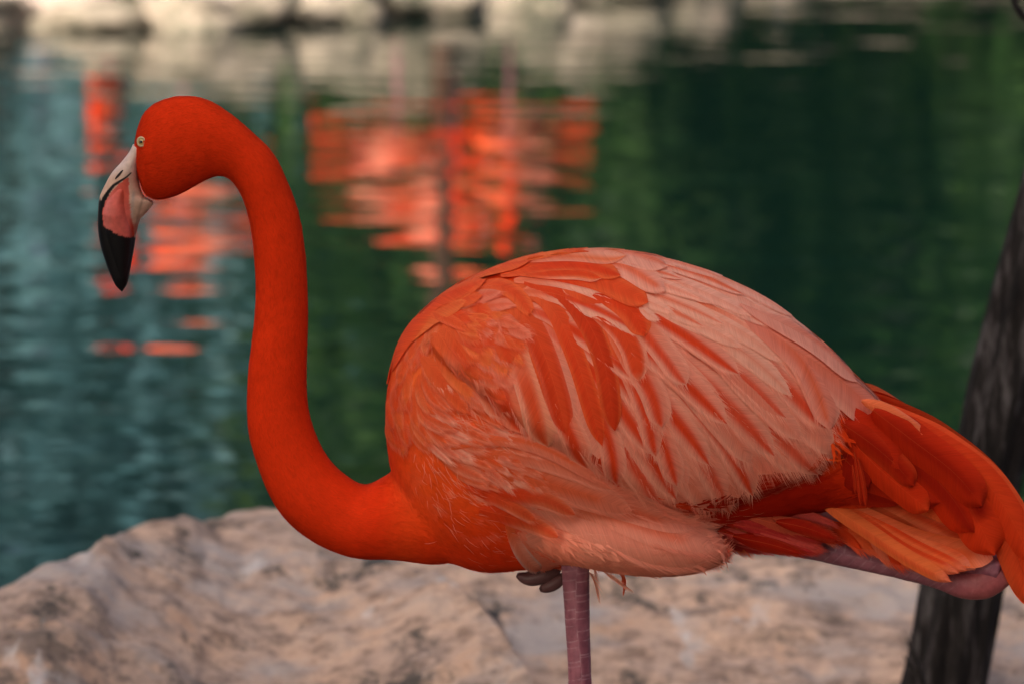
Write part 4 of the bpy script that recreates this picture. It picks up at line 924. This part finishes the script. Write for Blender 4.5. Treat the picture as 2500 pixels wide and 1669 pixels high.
# big unseen tree added behind the viewer to shade the bird and near rocks
sc_ = Vector((0, .75, .4))+sun_dir*8.0; st_ = link('added_shade_tree', None, label='large leafy tree standing on the near bank behind the viewer, shading the flamingo', category='tree'); st_.location = (sc_.x-.6, sc_.y-1.2, .0)
V, F = limb([(0,0,-.3),(.05,.1,1.4),(.2,.5,3.0),(.5,1.1,4.6),(.6,1.4,5.6)], [.22,.18,.15,.09,.03], 18, 30, .08, 8); tk_ = link('trunk', mesh_from('trunk', V, F), st_, mBark)
link('crown', crown_mesh(77, sc_.x-st_.location.x, sc_.y-st_.location.y, sc_.z-.9, 3.4, 2.0, 2.3, 52000, .115, 130, .02), st_, mLeaf)

V, F = limb([(0,0,-.4),(.05,.02,1.2),(-.1,.05,2.4),(.1,0,3.6)], [.09,.07,.05,.02], 12, 22, .08, 9); tms0 = mesh_from('trunk', V, F); tms0.materials.append(mBark); mBrown = flat('brown_bark', (.055,.020,.008), .9)
for i, (x, y, z, rx, rz_, lab) in enumerate([(5.6,-4.6,2.6,2.6,2.5,'leafy tree on the near bank to the right of the viewer'),(-7.0,-1.6,2.6,2.6,2.5,'leafy tree on the near bank to the left of the viewer'),(1.4,-8.6,2.6,3.0,2.5,'leafy tree farther back on the near bank behind the viewer')]):  # unseen trees added around the viewer to cut low fill light on the bird
    t = link('added_shade_tree', None, label=lab, category='tree'); t.location = (x, y, .1)
    link('trunk', tk_.data, t); link('crown', crown_mesh(90+i, .3, .6, z, rx, rx, rz_, 20000, .13, 90, .05), t, mLeaf)
# a slim trunk at the far waterline, mirrored as the dark core of the middle reflection
V, F = limb([(0,0,-.3),(.03,.0,1.0),(-.02,.0,2.2),(.04,.05,3.6),(.1,.1,4.6)], [.06,.05,.045,.04,.015], 12, 26, .08, 12)
t = link('slim_tree', None, label='slim brown tree at the far waterline, mirrored as a dark core between orange streaks', category='tree'); t.location = (-.36, shore(-.36)+.25, .05)
link('trunk', mesh_from('trunk', V, F), t, mBrown); link('crown', crown_mesh(99, .1, .1, 4.6, .9, .9, .8, 3500, .08, 40), t, mLeaf)
# airy blue-leaved trees added beyond the left shore to dim and tint the mirrored sky
for i, (x, y, s_, cnt) in enumerate([(-3.3,21.5,1.2,1500),(-5.6,22.5,1.35,1700),(-2.2,25.5,1.5,1700),(-8.0,24,1.4,1700)]):
    t = link('added_airy_tree', None, label=['airy blue-green tree beyond the left shore, nearest the open water reflection','airy blue-green tree second from the left beyond the shore','tall airy tree behind the others, mirrored beneath the lowered head','airy blue-green tree at the far left beyond the shore'][i], category='tree', group='airy trees beyond the left shore'); t.location = (x, y, .35); t.scale = (s_, s_, s_)
    link('trunk', tms0, t); link('crown', crown_mesh(60+i, 0, 0, 2.5, 2.1, 1.4, 2.7, cnt*2, .13, 420, .0), t, mSkyTeal)
# trees beyond the far bank, seen mirrored in the water
cms = [crown_mesh(20+i, 0, 0, 2.6, 1.9, 1.5, 2.7, 9000, .13, 60) for i in range(3)]
tms = []
for i in range(3):
    V, F = limb([(0,0,-.4),(.05,.02,1.2),(-.1,.05,2.4),(.1,0,4.2)], [.16,.12,.09,.03], 14, 26, .08, i); tms.append(mesh_from('trunk', V, F)); tms[-1].materials.append(mBark)
    cms[i].materials.append(mLeaf)
spots = [(-.9,22.5,.8),(-.1,21.2,1.0),(1.2,23.0,1.05),(2.8,23.6,1.1),(4.4,23.0,1.15),(6.2,24.0,1.2),(8.2,24.5,1.2),(.4,26.0,1.4),(3.6,26.5,1.5),(6.8,27,1.5),(-5.4,30,.55),(-7.2,31,.7),(-9.5,30,.9),(10.5,26,1.3),(-3.6,33,.5)]
kinds = ['dense green tree beyond the far shore, mirrored at the left edge of the green water','dense green tree beyond the far shore, mirrored behind the neck','dense green tree beyond the far shore, mirrored in the middle of the water','dark green tree beyond the far shore, mirrored above the back','dark green tree beyond the far shore, mirrored at the right',
 'dark green tree beyond the far shore, mirrored beside the trunk','dark green tree at the far right beyond the shore','tall tree in the back row, second gap from the left','tall tree in the back row, in the middle','tall tree in the back row, at the right','low distant bush-like tree beyond the open left shore','distant tree at the far left beyond the shore','taller distant tree at the far left beyond the shore','outermost tree at the right end of the back row','smallest distant tree, mirrored below the pale stones']
for i, (x, y, s) in enumerate(spots):
    t = link('shore_tree', None, label=kinds[i], category='tree', group='green trees beyond the far shore'); t.location = (x, y, .35); t.scale = (s, s, s); t.rotation_euler.z = i*1.7
    link('trunk', tms[i % 3], t); link('crown', cms[i % 3], t)

# ================================================================== THE OTHER FLAMINGOS, on the far bank, mirrored in the water
allv = join_raw(ALLF, 1); near_me = mesh_from('wing_feathers', *allv); near_me.materials.append(mFeather)
birds = [(-1.62, .7, .15, .27, 'orange flamingo on the far shore mirrored as orange streaks below and right of the bill'), (-.56, .1, 3.3, .02, 'pink flamingo at the far waterline mirrored as the pale left half of the middle reflection'),
         (-.02, .1, .1, .06, 'orange flamingo at the far waterline mirrored as the right half of the middle reflection'), (-.3, .9, 2.9, .44, 'flamingo behind the far waterline mirrored as the lowest orange streaks of the middle reflection'), (-1.95, .1, 1.45, -.12, 'flamingo at the far waterline mirrored as the small bright patches left of the head')]
for x, dy, rz, dz_, lab in birds:
    f = link('flamingo', None, label=lab, category='flamingo', group='flamingos on the far shore, seen as reflections'); f.location = (x, shore(x)+dy+.35, .02+dz_); f.rotation_euler.z = rz; sc2 = .8 if x < -1.9 else 1.12; f.scale = (sc2, sc2, sc2)
    for nm, me, mm in (('body', body.data, None), ('bill', bill.data, None), ('leg', leg.data, None), ('tail', tail.data, None)):
        link(nm, me, f)
    link('wing_feathers', near_me, f, None, kind='stuff'); link('wing_feathers', far_me, f, None, kind='stuff')
